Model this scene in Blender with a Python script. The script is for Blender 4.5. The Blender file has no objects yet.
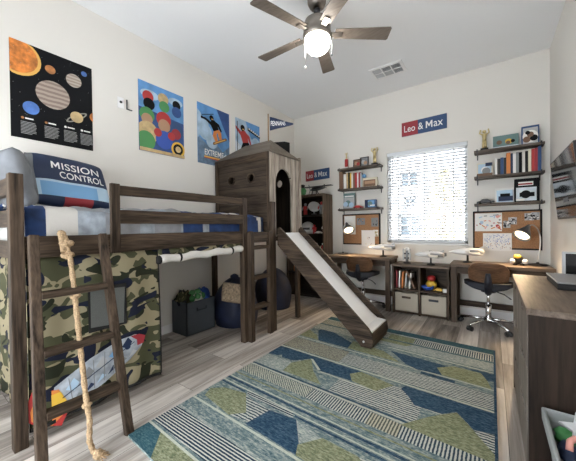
SKY, EXPO, SUN, GL = 7.5, 0.58, 12, 38
import bpy, bmesh, math, random
from mathutils import Vector, Matrix, Euler, noise
from mathutils.geometry import tessellate_polygon
random.seed(7)
V = Vector
C = bpy.context.scene.collection
X3, Y3, Z3 = V((1,0,0)), V((0,1,0)), V((0,0,1))

# ------------------------------------------------------------------ materials
def _new(name):
    m = bpy.data.materials.new(name); m.use_nodes = True
    nt = m.node_tree
    return m, nt, nt.nodes['Principled BSDF']

def mat(name, col, rough=.55, metal=0., var=0., scale=30., emit=None, es=0., bump=0., spec=.5, coat=0., sheen=0.):
    m, nt, b = _new(name)
    b.inputs['Base Color'].default_value = (*col, 1)
    b.inputs['Roughness'].default_value = rough
    b.inputs['Metallic'].default_value = metal
    b.inputs['Specular IOR Level'].default_value = spec
    b.inputs['Coat Weight'].default_value = coat
    b.inputs['Sheen Weight'].default_value = sheen
    if emit:
        b.inputs['Emission Color'].default_value = (*emit, 1)
        b.inputs['Emission Strength'].default_value = es
    if var or bump:
        tc = nt.nodes.new('ShaderNodeTexCoord')
        n = nt.nodes.new('ShaderNodeTexNoise'); n.inputs['Scale'].default_value = scale; n.inputs['Detail'].default_value = 4
        nt.links.new(tc.outputs['Object'], n.inputs['Vector'])
        if var:
            r = nt.nodes.new('ShaderNodeValToRGB')
            r.color_ramp.elements[0].position = .3; r.color_ramp.elements[1].position = .7
            r.color_ramp.elements[0].color = (*[c*(1-var) for c in col], 1)
            r.color_ramp.elements[1].color = (*[min(1, c*(1+var)) for c in col], 1)
            nt.links.new(n.outputs['Fac'], r.inputs['Fac']); nt.links.new(r.outputs['Color'], b.inputs['Base Color'])
        if bump:
            bp = nt.nodes.new('ShaderNodeBump'); bp.inputs['Strength'].default_value = bump; bp.inputs['Distance'].default_value = .01
            nt.links.new(n.outputs['Fac'], bp.inputs['Height']); nt.links.new(bp.outputs['Normal'], b.inputs['Normal'])
    return m

def wood(name, c1, c2, axis='z', rough=.55, sc=14., plank=None, spec=.18):
    """grain stretched along one axis; plank=(axis index, spacing) adds board seams"""
    m, nt, b = _new(name)
    N, L = nt.nodes.new, nt.links.new
    tc = N('ShaderNodeTexCoord'); mp = N('ShaderNodeMapping'); oi = N('ShaderNodeObjectInfo')
    s = [sc, sc, sc]; s['xyz'.index(axis)] = sc*.07
    mp.inputs['Scale'].default_value = s
    add = N('ShaderNodeVectorMath'); add.operation = 'ADD'
    mul = N('ShaderNodeMath'); mul.operation = 'MULTIPLY'; mul.inputs[1].default_value = 9.
    L(oi.outputs['Random'], mul.inputs[0]); L(tc.outputs['Object'], mp.inputs['Vector'])
    L(mp.outputs['Vector'], add.inputs[0]); L(mul.outputs[0], add.inputs[1])
    n1 = N('ShaderNodeTexNoise'); n1.inputs['Scale'].default_value = 1.6; n1.inputs['Detail'].default_value = 7; n1.inputs['Distortion'].default_value = .6
    n2 = N('ShaderNodeTexNoise'); n2.inputs['Scale'].default_value = 7.; n2.inputs['Detail'].default_value = 5
    L(add.outputs[0], n1.inputs['Vector']); L(add.outputs[0], n2.inputs['Vector'])
    mx = N('ShaderNodeMath'); mx.operation = 'MULTIPLY_ADD'; mx.inputs[1].default_value = .45
    m2 = N('ShaderNodeMath'); m2.operation = 'MULTIPLY'; m2.inputs[1].default_value = .55
    L(n1.outputs['Fac'], m2.inputs[0]); L(n2.outputs['Fac'], mx.inputs[0]); L(m2.outputs[0], mx.inputs[2])
    r = N('ShaderNodeValToRGB'); e = r.color_ramp.elements
    e[0].position = .36; e[1].position = .66; e[0].color = (*c1, 1); e[1].color = (*c2, 1)
    L(mx.outputs[0], r.inputs['Fac'])
    out = r.outputs['Color']
    if plank:
        sp = N('ShaderNodeSeparateXYZ'); L(tc.outputs['Object'], sp.inputs[0])
        dv = N('ShaderNodeMath'); dv.operation = 'DIVIDE'; dv.inputs[1].default_value = plank[1]
        L(sp.outputs[plank[0]], dv.inputs[0])
        fr = N('ShaderNodeMath'); fr.operation = 'FRACT'; L(dv.outputs[0], fr.inputs[0])
        lt = N('ShaderNodeMath'); lt.operation = 'LESS_THAN'; lt.inputs[1].default_value = .05; L(fr.outputs[0], lt.inputs[0])
        mc = N('ShaderNodeMix'); mc.data_type = 'RGBA'; mc.inputs['B'].default_value = (*[c*.35 for c in c1], 1)
        L(lt.outputs[0], mc.inputs['Factor']); L(out, mc.inputs['A']); out = mc.outputs['Result']
    L(out, b.inputs['Base Color'])
    b.inputs['Roughness'].default_value = rough; b.inputs['Specular IOR Level'].default_value = spec
    bp = N('ShaderNodeBump'); bp.inputs['Strength'].default_value = .25; bp.inputs['Distance'].default_value = .003
    L(mx.outputs[0], bp.inputs['Height']); L(bp.outputs['Normal'], b.inputs['Normal'])
    return m

def stripes(name, ca, cb, axis, spacing, duty=.5, warp=.15, rough=.9, nscale=60):
    """two-colour woven stripes across one axis, edges wobbling with noise"""
    m, nt, b = _new(name); N, L = nt.nodes.new, nt.links.new
    tc = N('ShaderNodeTexCoord'); sp = N('ShaderNodeSeparateXYZ'); L(tc.outputs['Object'], sp.inputs[0])
    no = N('ShaderNodeTexNoise'); no.inputs['Scale'].default_value = nscale; L(tc.outputs['Object'], no.inputs['Vector'])
    if len(axis) == 2:
        a = N('ShaderNodeMath'); a.operation = 'ADD'; L(sp.outputs[0], a.inputs[0]); L(sp.outputs[1], a.inputs[1]); src = a.outputs[0]
    else: src = sp.outputs['XYZ'.index(axis.upper())]
    dv = N('ShaderNodeMath'); dv.operation = 'DIVIDE'; dv.inputs[1].default_value = spacing; L(src, dv.inputs[0])
    ma = N('ShaderNodeMath'); ma.operation = 'MULTIPLY_ADD'; ma.inputs[1].default_value = warp*2; L(no.outputs['Fac'], ma.inputs[0]); L(dv.outputs[0], ma.inputs[2])
    fr = N('ShaderNodeMath'); fr.operation = 'FRACT'; L(ma.outputs[0], fr.inputs[0])
    lt = N('ShaderNodeMath'); lt.operation = 'LESS_THAN'; lt.inputs[1].default_value = duty; L(fr.outputs[0], lt.inputs[0])
    mc = N('ShaderNodeMix'); mc.data_type = 'RGBA'; mc.inputs['A'].default_value = (*cb, 1); mc.inputs['B'].default_value = (*ca, 1)
    L(lt.outputs[0], mc.inputs['Factor']); L(mc.outputs['Result'], b.inputs['Base Color'])
    b.inputs['Roughness'].default_value = rough; b.inputs['Specular IOR Level'].default_value = .1
    return m

def rugmat(name, c1, c2, c3, scale=40):
    m, nt, b = _new(name); N, L = nt.nodes.new, nt.links.new
    tc = N('ShaderNodeTexCoord'); mp = N('ShaderNodeMapping'); mp.inputs['Scale'].default_value = (.8, 2.6, 1)
    L(tc.outputs['Object'], mp.inputs['Vector'])
    n = N('ShaderNodeTexNoise'); n.inputs['Scale'].default_value = scale; n.inputs['Detail'].default_value = 5; n.inputs['Roughness'].default_value = .7
    L(mp.outputs['Vector'], n.inputs['Vector'])
    r = N('ShaderNodeValToRGB'); e = r.color_ramp.elements
    e[0].position = .34; e[0].color = (*c1, 1); e[1].position = .66; e[1].color = (*c3, 1)
    k = e.new(.5); k.color = (*c2, 1)
    L(n.outputs['Fac'], r.inputs['Fac']); L(r.outputs['Color'], b.inputs['Base Color'])
    b.inputs['Roughness'].default_value = .95; b.inputs['Specular IOR Level'].default_value = .1
    bp = N('ShaderNodeBump'); bp.inputs['Strength'].default_value = .5; bp.inputs['Distance'].default_value = .006
    L(n.outputs['Fac'], bp.inputs['Height']); L(bp.outputs['Normal'], b.inputs['Normal'])
    return m

def camo(name):
    m, nt, b = _new(name); N, L = nt.nodes.new, nt.links.new
    tc = N('ShaderNodeTexCoord')
    prev = None
    cols = [(.27,.235,.15), (.066,.068,.036), (.019,.022,.012), (.010,.013,.028)]
    for i, (c, th) in enumerate(zip(cols, (0, .495, .565, .59))):
        if i == 0:
            prev = None; base = c; continue
        mp = N('ShaderNodeMapping'); mp.inputs['Location'].default_value = (i*3.7, i*5.1, i*1.3); mp.inputs['Scale'].default_value = (1, .8, 1.25)
        L(tc.outputs['Object'], mp.inputs['Vector'])
        n = N('ShaderNodeTexNoise'); n.inputs['Scale'].default_value = 7.2; n.inputs['Detail'].default_value = 1.2; n.inputs['Distortion'].default_value = .9
        L(mp.outputs['Vector'], n.inputs['Vector'])
        gt = N('ShaderNodeMath'); gt.operation = 'GREATER_THAN'; gt.inputs[1].default_value = th; L(n.outputs['Fac'], gt.inputs[0])
        mx = N('ShaderNodeMix'); mx.data_type = 'RGBA'; mx.inputs['B'].default_value = (*c, 1)
        if prev is None: mx.inputs['A'].default_value = (*base, 1)
        else: L(prev, mx.inputs['A'])
        L(gt.outputs[0], mx.inputs['Factor']); prev = mx.outputs['Result']
    L(prev, b.inputs['Base Color']); b.inputs['Roughness'].default_value = .8; b.inputs['Specular IOR Level'].default_value = .2
    return m

def glassmat(name, tint=(.95,.97,.98)):
    m = bpy.data.materials.new(name); m.use_nodes = True; nt = m.node_tree; nt.nodes.clear()
    o = nt.nodes.new('ShaderNodeOutputMaterial'); t = nt.nodes.new('ShaderNodeBsdfTransparent'); t.inputs[0].default_value = (*tint, 1)
    g = nt.nodes.new('ShaderNodeBsdfGlossy'); g.inputs['Roughness'].default_value = .02
    f = nt.nodes.new('ShaderNodeFresnel'); mx = nt.nodes.new('ShaderNodeMixShader')
    nt.links.new(f.outputs[0], mx.inputs[0]); nt.links.new(t.outputs[0], mx.inputs[1]); nt.links.new(g.outputs[0], mx.inputs[2]); nt.links.new(mx.outputs[0], o.inputs[0])
    return m

def floormat():
    m, nt, b = _new('floor_planks'); N, L = nt.nodes.new, nt.links.new
    tc = N('ShaderNodeTexCoord'); sp = N('ShaderNodeSeparateXYZ'); L(tc.outputs['Object'], sp.inputs[0])
    cb = N('ShaderNodeCombineXYZ'); L(sp.outputs[1], cb.inputs[0]); L(sp.outputs[0], cb.inputs[1])
    br = N('ShaderNodeTexBrick'); br.offset = .37; br.inputs['Scale'].default_value = 1.
    br.inputs['Brick Width'].default_value = 1.25; br.inputs['Row Height'].default_value = .18
    br.inputs['Mortar Size'].default_value = .0015; br.inputs['Mortar'].default_value = (.06,.05,.045,1)
    br.inputs['Color1'].default_value = (.0,.0,.0,1); br.inputs['Color2'].default_value = (1,1,1,1)
    L(cb.outputs[0], br.inputs['Vector'])
    # grain, shifted per board
    mp = N('ShaderNodeMapping'); mp.inputs['Scale'].default_value = (15, .9, 1); L(tc.outputs['Object'], mp.inputs['Vector'])
    ad = N('ShaderNodeVectorMath'); ad.operation = 'MULTIPLY_ADD'; ad.inputs[1].default_value = (13, 7, 5)
    L(br.outputs['Color'], ad.inputs[0]); L(mp.outputs['Vector'], ad.inputs[2])
    n = N('ShaderNodeTexNoise'); n.inputs['Scale'].default_value = 1.; n.inputs['Detail'].default_value = 8; n.inputs['Roughness'].default_value = .62; n.inputs['Distortion'].default_value = .4
    L(ad.outputs[0], n.inputs['Vector'])
    mm = N('ShaderNodeMath'); mm.operation = 'MULTIPLY_ADD'; mm.inputs[1].default_value = .30; L(br.outputs['Color'], mm.inputs[0]); L(n.outputs['Fac'], mm.inputs[2])
    r = N('ShaderNodeValToRGB'); e = r.color_ramp.elements
    e[0].position = .38; e[0].color = (.085,.072,.062,1); e[1].position = .88; e[1].color = (.64,.60,.555,1)
    k = e.new(.62); k.color = (.31,.275,.245,1)
    L(mm.outputs[0], r.inputs['Fac'])
    mx = N('ShaderNodeMix'); mx.data_type = 'RGBA'; mx.inputs['B'].default_value = (.06,.05,.045,1)
    L(br.outputs['Fac'], mx.inputs['Factor']); L(r.outputs['Color'], mx.inputs['A']); L(mx.outputs['Result'], b.inputs['Base Color'])
    b.inputs['Roughness'].default_value = .42; b.inputs['Specular IOR Level'].default_value = .4
    return m

M = {}
def defmats():
    d = dict(
    wall=mat('wall_paint',(.74,.715,.67),.85,bump=.03,scale=180), ceil=mat('ceiling_paint',(.86,.87,.88),.9,bump=.04,scale=120),
    trim=mat('white_trim',(.85,.85,.85),.45), floor=floormat(),
    white=mat('white_plastic',(.8,.8,.8),.4), offwhite=mat('off_white',(.72,.70,.65),.6), black=mat('black_plastic',(.012,.012,.014),.4),
    matteblack=mat('matte_black',(.010,.010,.011),.8), grey=mat('grey_plastic',(.22,.23,.24),.5), lgrey=mat('light_grey',(.44,.45,.46),.5),
    steel=mat('brushed_nickel',(.55,.53,.50),.28,1.), bronze=mat('fan_metal',(.26,.235,.21),.42,.9), chrome=mat('chrome',(.75,.75,.76),.12,1.), darkmetal=mat('dark_metal',(.05,.05,.055),.4,.8),
    gold=mat('gold_plastic',(.66,.54,.28),.35,.55), red=mat('red_plastic',(.42,.03,.03),.4), blue=mat('blue_plastic',(.03,.09,.42),.4),
    yellow=mat('yellow_plastic',(.70,.44,.05),.4), green=mat('green_plastic',(.06,.25,.08),.5), orange=mat('orange_plastic',(.65,.22,.05),.5),
    pink=mat('pink_plastic',(.75,.35,.30),.5), teal=mat('teal_print',(.14,.23,.225),.6), brown=mat('brown_print',(.18,.10,.06),.6),
    navy=mat('navy_print',(.008,.022,.068),.6), skyblue=mat('sky_print',(.16,.36,.62),.5), lightblue=mat('light_blue_print',(.42,.58,.72),.5),
    paper=mat('paper',(.82,.81,.78),.8), cream=mat('cream_page',(.72,.66,.52),.8), cork=mat('cork',(.36,.19,.095),.9,var=.3,scale=160),
    signred=mat('sign_red',(.30,.024,.035),.5), signblue=mat('sign_blue',(.022,.065,.17),.5), signwhite=mat('sign_white',(.82,.82,.82),.5),
    wx=wood('dark_wood_x',(.012,.008,.0055),(.096,.066,.045),'x'), wy=wood('dark_wood_y',(.012,.008,.0055),(.096,.066,.045),'y'),
    wz=wood('dark_wood_z',(.012,.008,.0055),(.096,.066,.045),'z'),
    ply=wood('plank_wall',(.024,.017,.012),(.085,.062,.045),'x',plank=(2,.105)), plf=wood('weathered_lit_front',(.13,.10,.078),(.46,.41,.35),'z',plank=(1,.115)),  # tower front made paler for wear and for the light falling on it
    roof=wood('roof_board',(.085,.070,.054),(.19,.16,.125),'x'),
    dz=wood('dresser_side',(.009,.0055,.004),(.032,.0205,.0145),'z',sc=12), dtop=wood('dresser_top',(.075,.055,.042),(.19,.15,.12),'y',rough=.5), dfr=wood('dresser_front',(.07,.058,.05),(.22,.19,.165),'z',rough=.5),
    desk=wood('desk_wood',(.075,.052,.036),(.20,.145,.105),'x',rough=.4), deskz=wood('desk_leg_wood',(.030,.020,.015),(.11,.078,.056),'z'), shelf=wood('shelf_wood',(.055,.042,.034),(.17,.14,.115),'x'),
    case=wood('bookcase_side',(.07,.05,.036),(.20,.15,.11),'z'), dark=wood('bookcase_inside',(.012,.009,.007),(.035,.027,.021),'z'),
    blade=wood('fan_blade_wood',(.10,.082,.066),(.185,.155,.13),'x',rough=.45), shellwood=wood('chair_ply',(.070,.036,.020),(.165,.092,.052),'x',rough=.35),
    camo=camo('camouflage'), slidew=mat('slide_white',(.80,.82,.84),.25,coat=.3),
    bedblue=mat('blue_bedding',(.010,.038,.135),.8,var=.55,scale=9,bump=.35), bedgrey=mat('grey_bedding',(.31,.32,.34),.9,var=.15,scale=14,bump=.4), bedwhite=mat('white_bedding',(.56,.54,.51),.9,bump=.4,scale=22),
    bedice=mat('pale_blue_bedding',(.34,.38,.43),.85,var=.3,scale=16,bump=.4),
    pgrey=mat('grey_pillowcase',(.17,.18,.195),.9,var=.15,scale=12,bump=.3), matt=mat('mattress_white',(.62,.62,.60),.9),
    beanbag=mat('navy_beanbag',(.007,.013,.040),.65,var=.3,scale=8,bump=.3), cush=mat('tan_cushion',(.33,.25,.17),.95,var=.5,scale=45,bump=.5),
    binf=mat('slate_fabric',(.085,.10,.118),.9,var=.12,scale=200), binb=mat('beige_fabric',(.43,.39,.32),.9,var=.1,scale=200), binrim=mat('bin_rim',(.04,.048,.06),.9),
    rope=mat('jute_rope',(.40,.28,.165),.95,var=.4,scale=120,bump=.6), mesh=mat('mesh_pocket',(.095,.10,.095),.7,var=.15,scale=300),
    pole=mat('pine_pole',(.32,.21,.11),.6), stone=mat('dark_seam',(.006,.006,.006),.9),
    skin1=mat('print_tan',(.42,.25,.15),.6), glow=mat('lamp_glow',(1,.9,.75),.5,emit=(1,.80,.52),es=3.0), rktbody=mat('applique_silver',(.36,.40,.45),.6,var=.35,scale=18), crate=mat('crate_plastic',(.27,.29,.29),.5), padn=mat('chair_pad',(.007,.010,.020),.6), dim=mat('lid_grey',(.24,.24,.25),.45), globe=mat('glass_globe_glow',(1,.95,.85),.4,emit=(1,.945,.86),es=GL),
    gunmetal=mat('lamp_shade_grey',(.16,.16,.165),.4,.6), pane=glassmat('window_glass'), screen=mat('tv_screen',(.010,.011,.013),.10,spec=.5,coat=.2),
    blind=mat('blind_white',(.72,.75,.79),.5), facade=mat('stucco',(.33,.325,.32),.9,var=.05,scale=3), fwin=mat('far_window',(.10,.13,.155),.3), fframe=mat('far_window_frame',(.4,.4,.4),.6),
    leafy=mat('yellow_leaves',(.44,.39,.22),.9,var=.3,scale=6), bark=mat('bark',(.14,.10,.07),.9), ground=mat('outside_ground',(.42,.40,.37),.95,var=.1,scale=2), brick=mat('garden_wall',(.34,.25,.21),.9,var=.2,scale=10),
    rfield=rugmat('rug_mottle',(.04,.085,.11),(.16,.215,.22),(.42,.44,.39),42), rgreen=rugmat('rug_olive',(.085,.105,.06),(.205,.225,.135),(.36,.375,.26),55), rnavy=rugmat('rug_navy',(.010,.030,.060),(.028,.066,.112),(.085,.14,.19),50),
    rline=rugmat('rug_cream',(.33,.36,.31),(.46,.49,.42),(.55,.57,.50),120), rpale=rugmat('rug_pale',(.10,.15,.165),(.29,.33,.315),(.50,.51,.45),55), rteal=rugmat('rug_teal',(.015,.055,.080),(.04,.10,.125),(.10,.17,.18),60),
    rstr=stripes('rug_stripes',(.50,.52,.47),(.016,.036,.062),'y',.0172,.42), rhat=stripes('rug_hatch',(.46,.48,.44),(.03,.055,.075),'y',.021,.55,.35,nscale=45), rhat2=stripes('rug_hatch_fine',(.42,.43,.36),(.09,.115,.115),'xy',.021,.55,.5,nscale=70),
    rtick=stripes('rug_ticks',(.48,.50,.45),(.030,.055,.08),'x',.0175,.5,.2), rtick2=stripes('rug_ticks_beige',(.44,.43,.34),(.09,.10,.085),'x',.0175,.5,.2), rhat3=stripes('rug_hatch_beige',(.36,.35,.28),(.10,.11,.095),'y',.018,.5,.6,nscale=60),
    sun=mat('poster_sun',(.62,.20,.035),.5,var=.5,scale=22), sunrim=mat('poster_sun_rim',(.75,.42,.10),.5), space=mat('poster_space',(.006,.0065,.008),.7,spec=.15), planetb=mat('poster_planet_blue',(.07,.17,.48),.5,var=.25,scale=20),
    jup=stripes('poster_banded',(.40,.33,.28),(.255,.195,.165),'z',.036,.5,.22,.6,14), jup2=stripes('poster_banded_pale',(.46,.40,.34),(.32,.26,.22),'z',.026,.5,.2,.6,14), mars=mat('poster_orange_planet',(.40,.16,.05),.5,var=.5,scale=30), sat=mat('poster_sand_planet',(.52,.38,.19),.5,var=.2,scale=20), ring=mat('poster_ring',(.25,.24,.21),.5),
    ptext=mat('poster_small_text',(.30,.30,.30),.6), psky=mat('poster_sky',(.10,.27,.55),.5,var=.35,scale=5), pcloud=mat('poster_cloud',(.36,.49,.62),.5,var=.3,scale=8), pdeep=mat('poster_deep_blue',(.025,.075,.24),.5,var=.3,scale=6), psnow=mat('poster_snow',(.62,.68,.74),.5,var=.15,scale=14),
    pmtn=mat('poster_mountain',(.12,.19,.28),.5,var=.4,scale=12),
    )
    M.update(d)
defmats()

# ------------------------------------------------------------------ mesh builder
class MB:
    def __init__(s): s.v, s.f, s.m, s.s = [], [], [], []
    def add(s, vs, fs, m=0, smooth=False, T=None):
        k = len(s.v)
        s.v += [(T @ V(p)) if T is not None else V(p) for p in vs]
        for f in fs: s.f.append([i+k for i in f]); s.m.append(m); s.s.append(smooth)
        return s
    def box(s, lo, hi, m=0, T=None):
        (a,b,c),(d,e,f) = lo, hi
        return s.add([(a,b,c),(d,b,c),(d,e,c),(a,e,c),(a,b,f),(d,b,f),(d,e,f),(a,e,f)],
                     [(0,3,2,1),(4,5,6,7),(0,1,5,4),(1,2,6,5),(2,3,7,6),(3,0,4,7)], m, False, T)
    def cbox(s, c, size, m=0, R=None):
        h = [x/2 for x in size]; T = Matrix.Translation(V(c)) @ (R.to_4x4() if R is not None else Matrix.Identity(4))
        return s.box([-x for x in h], h, m, T)
    def beam(s, a, b, w, d, up=Z3, m=0):
        """square bar from a to b, w across, d along 'up'"""
        a, b = V(a), V(b); z = (b-a).normalized(); x = z.cross(V(up)).normalized(); y = x.cross(z)
        R = Matrix((x, y, z)).transposed(); return s.cbox((a+b)/2, (w, d, (b-a).length), m, R)
    def lathe(s, prof, c=(0,0,0), n=24, m=0, R=None, smooth=True, caps=True):
        T = Matrix.Translation(V(c)) @ (R.to_4x4() if R is not None else Matrix.Identity(4))
        vs, fs = [], []
        for r, z in prof:
            for i in range(n):
                a = 2*math.pi*i/n; vs.append((r*math.cos(a), r*math.sin(a), z))
        for j in range(len(prof)-1):
            for i in range(n):
                k = (i+1) % n; fs.append((j*n+i, j*n+k, (j+1)*n+k, (j+1)*n+i))
        if caps and prof[0][0] > 1e-5: fs.append(tuple(range(n-1, -1, -1)))
        if caps and prof[-1][0] > 1e-5: fs.append(tuple((len(prof)-1)*n+i for i in range(n)))
        return s.add(vs, fs, m, smooth, T)
    def cyl(s, a, b, r, n=16, m=0, r2=None):
        a, b = V(a), V(b); z = (b-a); R = z.to_track_quat('Z', 'Y').to_matrix()
        return s.lathe([(r,0),(r2 if r2 is not None else r, z.length)], a, n, m, R)
    def ball(s, c, r, m=0, n=16, sc=(1,1,1), R=None):
        k = n//2; prof = [(max(1e-6, math.sin(math.pi*j/k))*r, -math.cos(math.pi*j/k)*r) for j in range(k+1)]
        T = Matrix.Translation(V(c)) @ (R.to_4x4() if R is not None else Matrix.Identity(4)) @ Matrix.Diagonal((*sc, 1))
        q = MB(); q.lathe(prof, n=n); return s.add(q.v, q.f, m, True, T)
    def blob(s, c, r, sc=(1,1,1), amp=.15, fr=3., seed=0, m=0, n=24, R=None, flat=None):
        q = MB(); q.ball((0,0,0), 1, n=n); vs = []
        for p in q.v:
            d = 1+amp*noise.noise(p*fr+V((seed*7.3, seed*3.1, seed))) + amp*.4*noise.noise(p*fr*2.7+V((seed, 9, 4)))
            w = V((p.x*d*r*sc[0], p.y*d*r*sc[1], p.z*d*r*sc[2]))
            if R is not None: w = R @ w
            w = w+V(c)
            if flat is not None and w.z < flat: w.z = flat+.15*(w.z-flat)*0
            vs.append(w)
        return s.add(vs, q.f, m, True)
    def tube(s, path, r, n=8, m=0):
        P = [V(p) for p in path]; rr = r if isinstance(r, (list, tuple)) else [r]*len(P)
        vs, fs = [], []; t0 = (P[1]-P[0]).normalized(); x = t0.orthogonal().normalized()
        for i, p in enumerate(P):
            t = (P[min(i+1, len(P)-1)]-P[max(i-1, 0)]).normalized()
            x = (x-t*x.dot(t)).normalized(); y = t.cross(x)
            for k in range(n):
                a = 2*math.pi*k/n; vs.append(p+(x*math.cos(a)+y*math.sin(a))*rr[i])
        for j in range(len(P)-1):
            for i in range(n):
                k = (i+1) % n; fs.append((j*n+i, j*n+k, (j+1)*n+k, (j+1)*n+i))
        fs.append(tuple(range(n-1, -1, -1))); fs.append(tuple((len(P)-1)*n+i for i in range(n)))
        return s.add(vs, fs, m, True)
    def plate(s, outer, holes, o, u, v, depth, m=0):
        """flat board with holes: outline in (u, v), thickness along u x v"""
        o, u, v = V(o), V(u), V(v); n = u.cross(v).normalized()
        loops = [outer]+list(holes); pts = [p for l in loops for p in l]
        tris = tessellate_polygon([[V((a, b, 0)) for a, b in l] for l in loops]); N = len(pts)
        vs = [o+u*a+v*b for a, b in pts]+[o+u*a+v*b+n*depth for a, b in pts]
        fs = [tuple(t) for t in tris]+[tuple(i+N for i in reversed(t)) for t in tris]
        k = 0
        for l in loops:
            for i in range(len(l)):
                j = (i+1) % len(l); fs.append((k+i, k+j, k+j+N, k+i+N))
            k += len(l)
        return s.add(vs, fs, m)
    def grid(s, fn, nu, nv, m=0, matfn=None, smooth=True):
        k = len(s.v); s.v += [V(fn(i/nu, j/nv)) for j in range(nv+1) for i in range(nu+1)]
        for j in range(nv):
            for i in range(nu):
                a = k+j*(nu+1)+i; s.f.append([a, a+1, a+nu+2, a+nu+1]); s.m.append(matfn((i+.5)/nu, (j+.5)/nv) if matfn else m); s.s.append(smooth)
        return s
    def text(s, txt, o, u, v, width, height, m=0, depth=.0, fit=None, bold=.0):
        """lettering fitted to width x height, lower-left corner at o; fit maps (a, b) to a surface"""
        cu = bpy.data.curves.new('t', 'FONT'); cu.body = txt; cu.offset = bold; cu.resolution_u = 3
        ob = bpy.data.objects.new('t', cu); C.objects.link(ob)
        me = bpy.data.meshes.new_from_object(ob.evaluated_get(bpy.context.evaluated_depsgraph_get()))
        xs = [p.co.x for p in me.vertices]; ys = [p.co.y for p in me.vertices]
        x0, y0 = min(xs), min(ys); kx, ky = width/(max(xs)-x0), height/(max(ys)-y0)
        P = [((p.co.x-x0)*kx, (p.co.y-y0)*ky) for p in me.vertices]
        vs = [fit(a, b) for a, b in P] if fit else [V(o)+V(u)*a+V(v)*b for a, b in P]
        s.add(vs, [tuple(f.vertices) for f in me.polygons], m)
        C.objects.unlink(ob); bpy.data.objects.remove(ob); bpy.data.meshes.remove(me); bpy.data.curves.remove(cu)
        return s
    def bigM(s, o, u, v, w, h, m=0, fit=None):
        q = [(0,0),(.2,0),(.2,.62),(.5,.14),(.8,.62),(.8,0),(1,0),(1,1),(.79,1),(.5,.5),(.21,1),(0,1)]
        tr = tessellate_polygon([[V((a, b, 0)) for a, b in q]])
        return s.add([fit(a*w, b*h) if fit else V(o)+V(u)*a*w+V(v)*b*h for a, b in q], [tuple(t) for t in tr], m)
    def build(s, name, mats, parent=None, bev=0, sub=0, solid=0, weld=False):
        if not isinstance(mats, (list, tuple)): mats = [mats]
        mats = [M[x] if isinstance(x, str) else x for x in mats]
        if parent is None:
            xs, ys, zs = zip(*[tuple(p) for p in s.v]); loc = V(((min(xs)+max(xs))/2, (min(ys)+max(ys))/2, min(zs)))
        else: loc = ROOT[parent.name]
        me = bpy.data.meshes.new(name); me.from_pydata([tuple(p-loc) for p in s.v], [], s.f)
        for x in mats: me.materials.append(x)
        me.polygons.foreach_set('material_index', s.m); me.polygons.foreach_set('use_smooth', s.s)
        bm = bmesh.new(); bm.from_mesh(me)
        if weld: bmesh.ops.remove_doubles(bm, verts=bm.verts, dist=1e-5)
        if not getattr(s, 'keep', False): bmesh.ops.recalc_face_normals(bm, faces=bm.faces)
        bm.to_mesh(me); bm.free(); me.update()
        o = bpy.data.objects.new(name, me); C.objects.link(o)
        if parent is None: o.location = loc
        else: o.parent = parent
        ROOT[o.name] = loc
        if solid: md = o.modifiers.new('solid', 'SOLIDIFY'); md.thickness = solid; md.offset = 0
        if bev: md = o.modifiers.new('bevel', 'BEVEL'); md.width = bev; md.segments = 2; md.limit_method = 'ANGLE'; md.angle_limit = math.radians(40)
        if sub: md = o.modifiers.new('sub', 'SUBSURF'); md.levels = sub; md.render_levels = sub
        return o
ROOT = {}
def tag(o, label=None, cat=None, group=None, kind=None):
    if label: o['label'] = label
    if cat: o['category'] = cat
    if group: o['group'] = group
    if kind: o['kind'] = kind
    return o
def thing(name, label, cat, loc, group=None, rz=0):
    o = bpy.data.objects.new(name, None); C.objects.link(o); o.empty_display_size = .05
    o.location = loc; ROOT[o.name] = V(loc)
    return tag(o, label, cat, group)
def one(mb, name, mats, label, cat, group=None, **k): return tag(mb.build(name, mats, **k), label, cat, group)
def struct(mb, name, mats, parent=None, **k):
    o = mb.build(name, mats, parent, **k)
    if parent is None: o['kind'] = 'structure'
    return o
def spin(o, rz):   # turn a thing about its own base
    o.rotation_euler = (0, 0, rz); return o
def bx(lo, hi): return MB().box(lo, hi)
def circ(c, r, n=24, a0=0, a1=2*math.pi, ry=None):
    return [(c[0]+r*math.cos(a0+(a1-a0)*i/n), c[1]+(ry or r)*math.sin(a0+(a1-a0)*i/n)) for i in range(n if abs(a1-a0-2*math.pi) < 1e-6 else n+1)]
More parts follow.
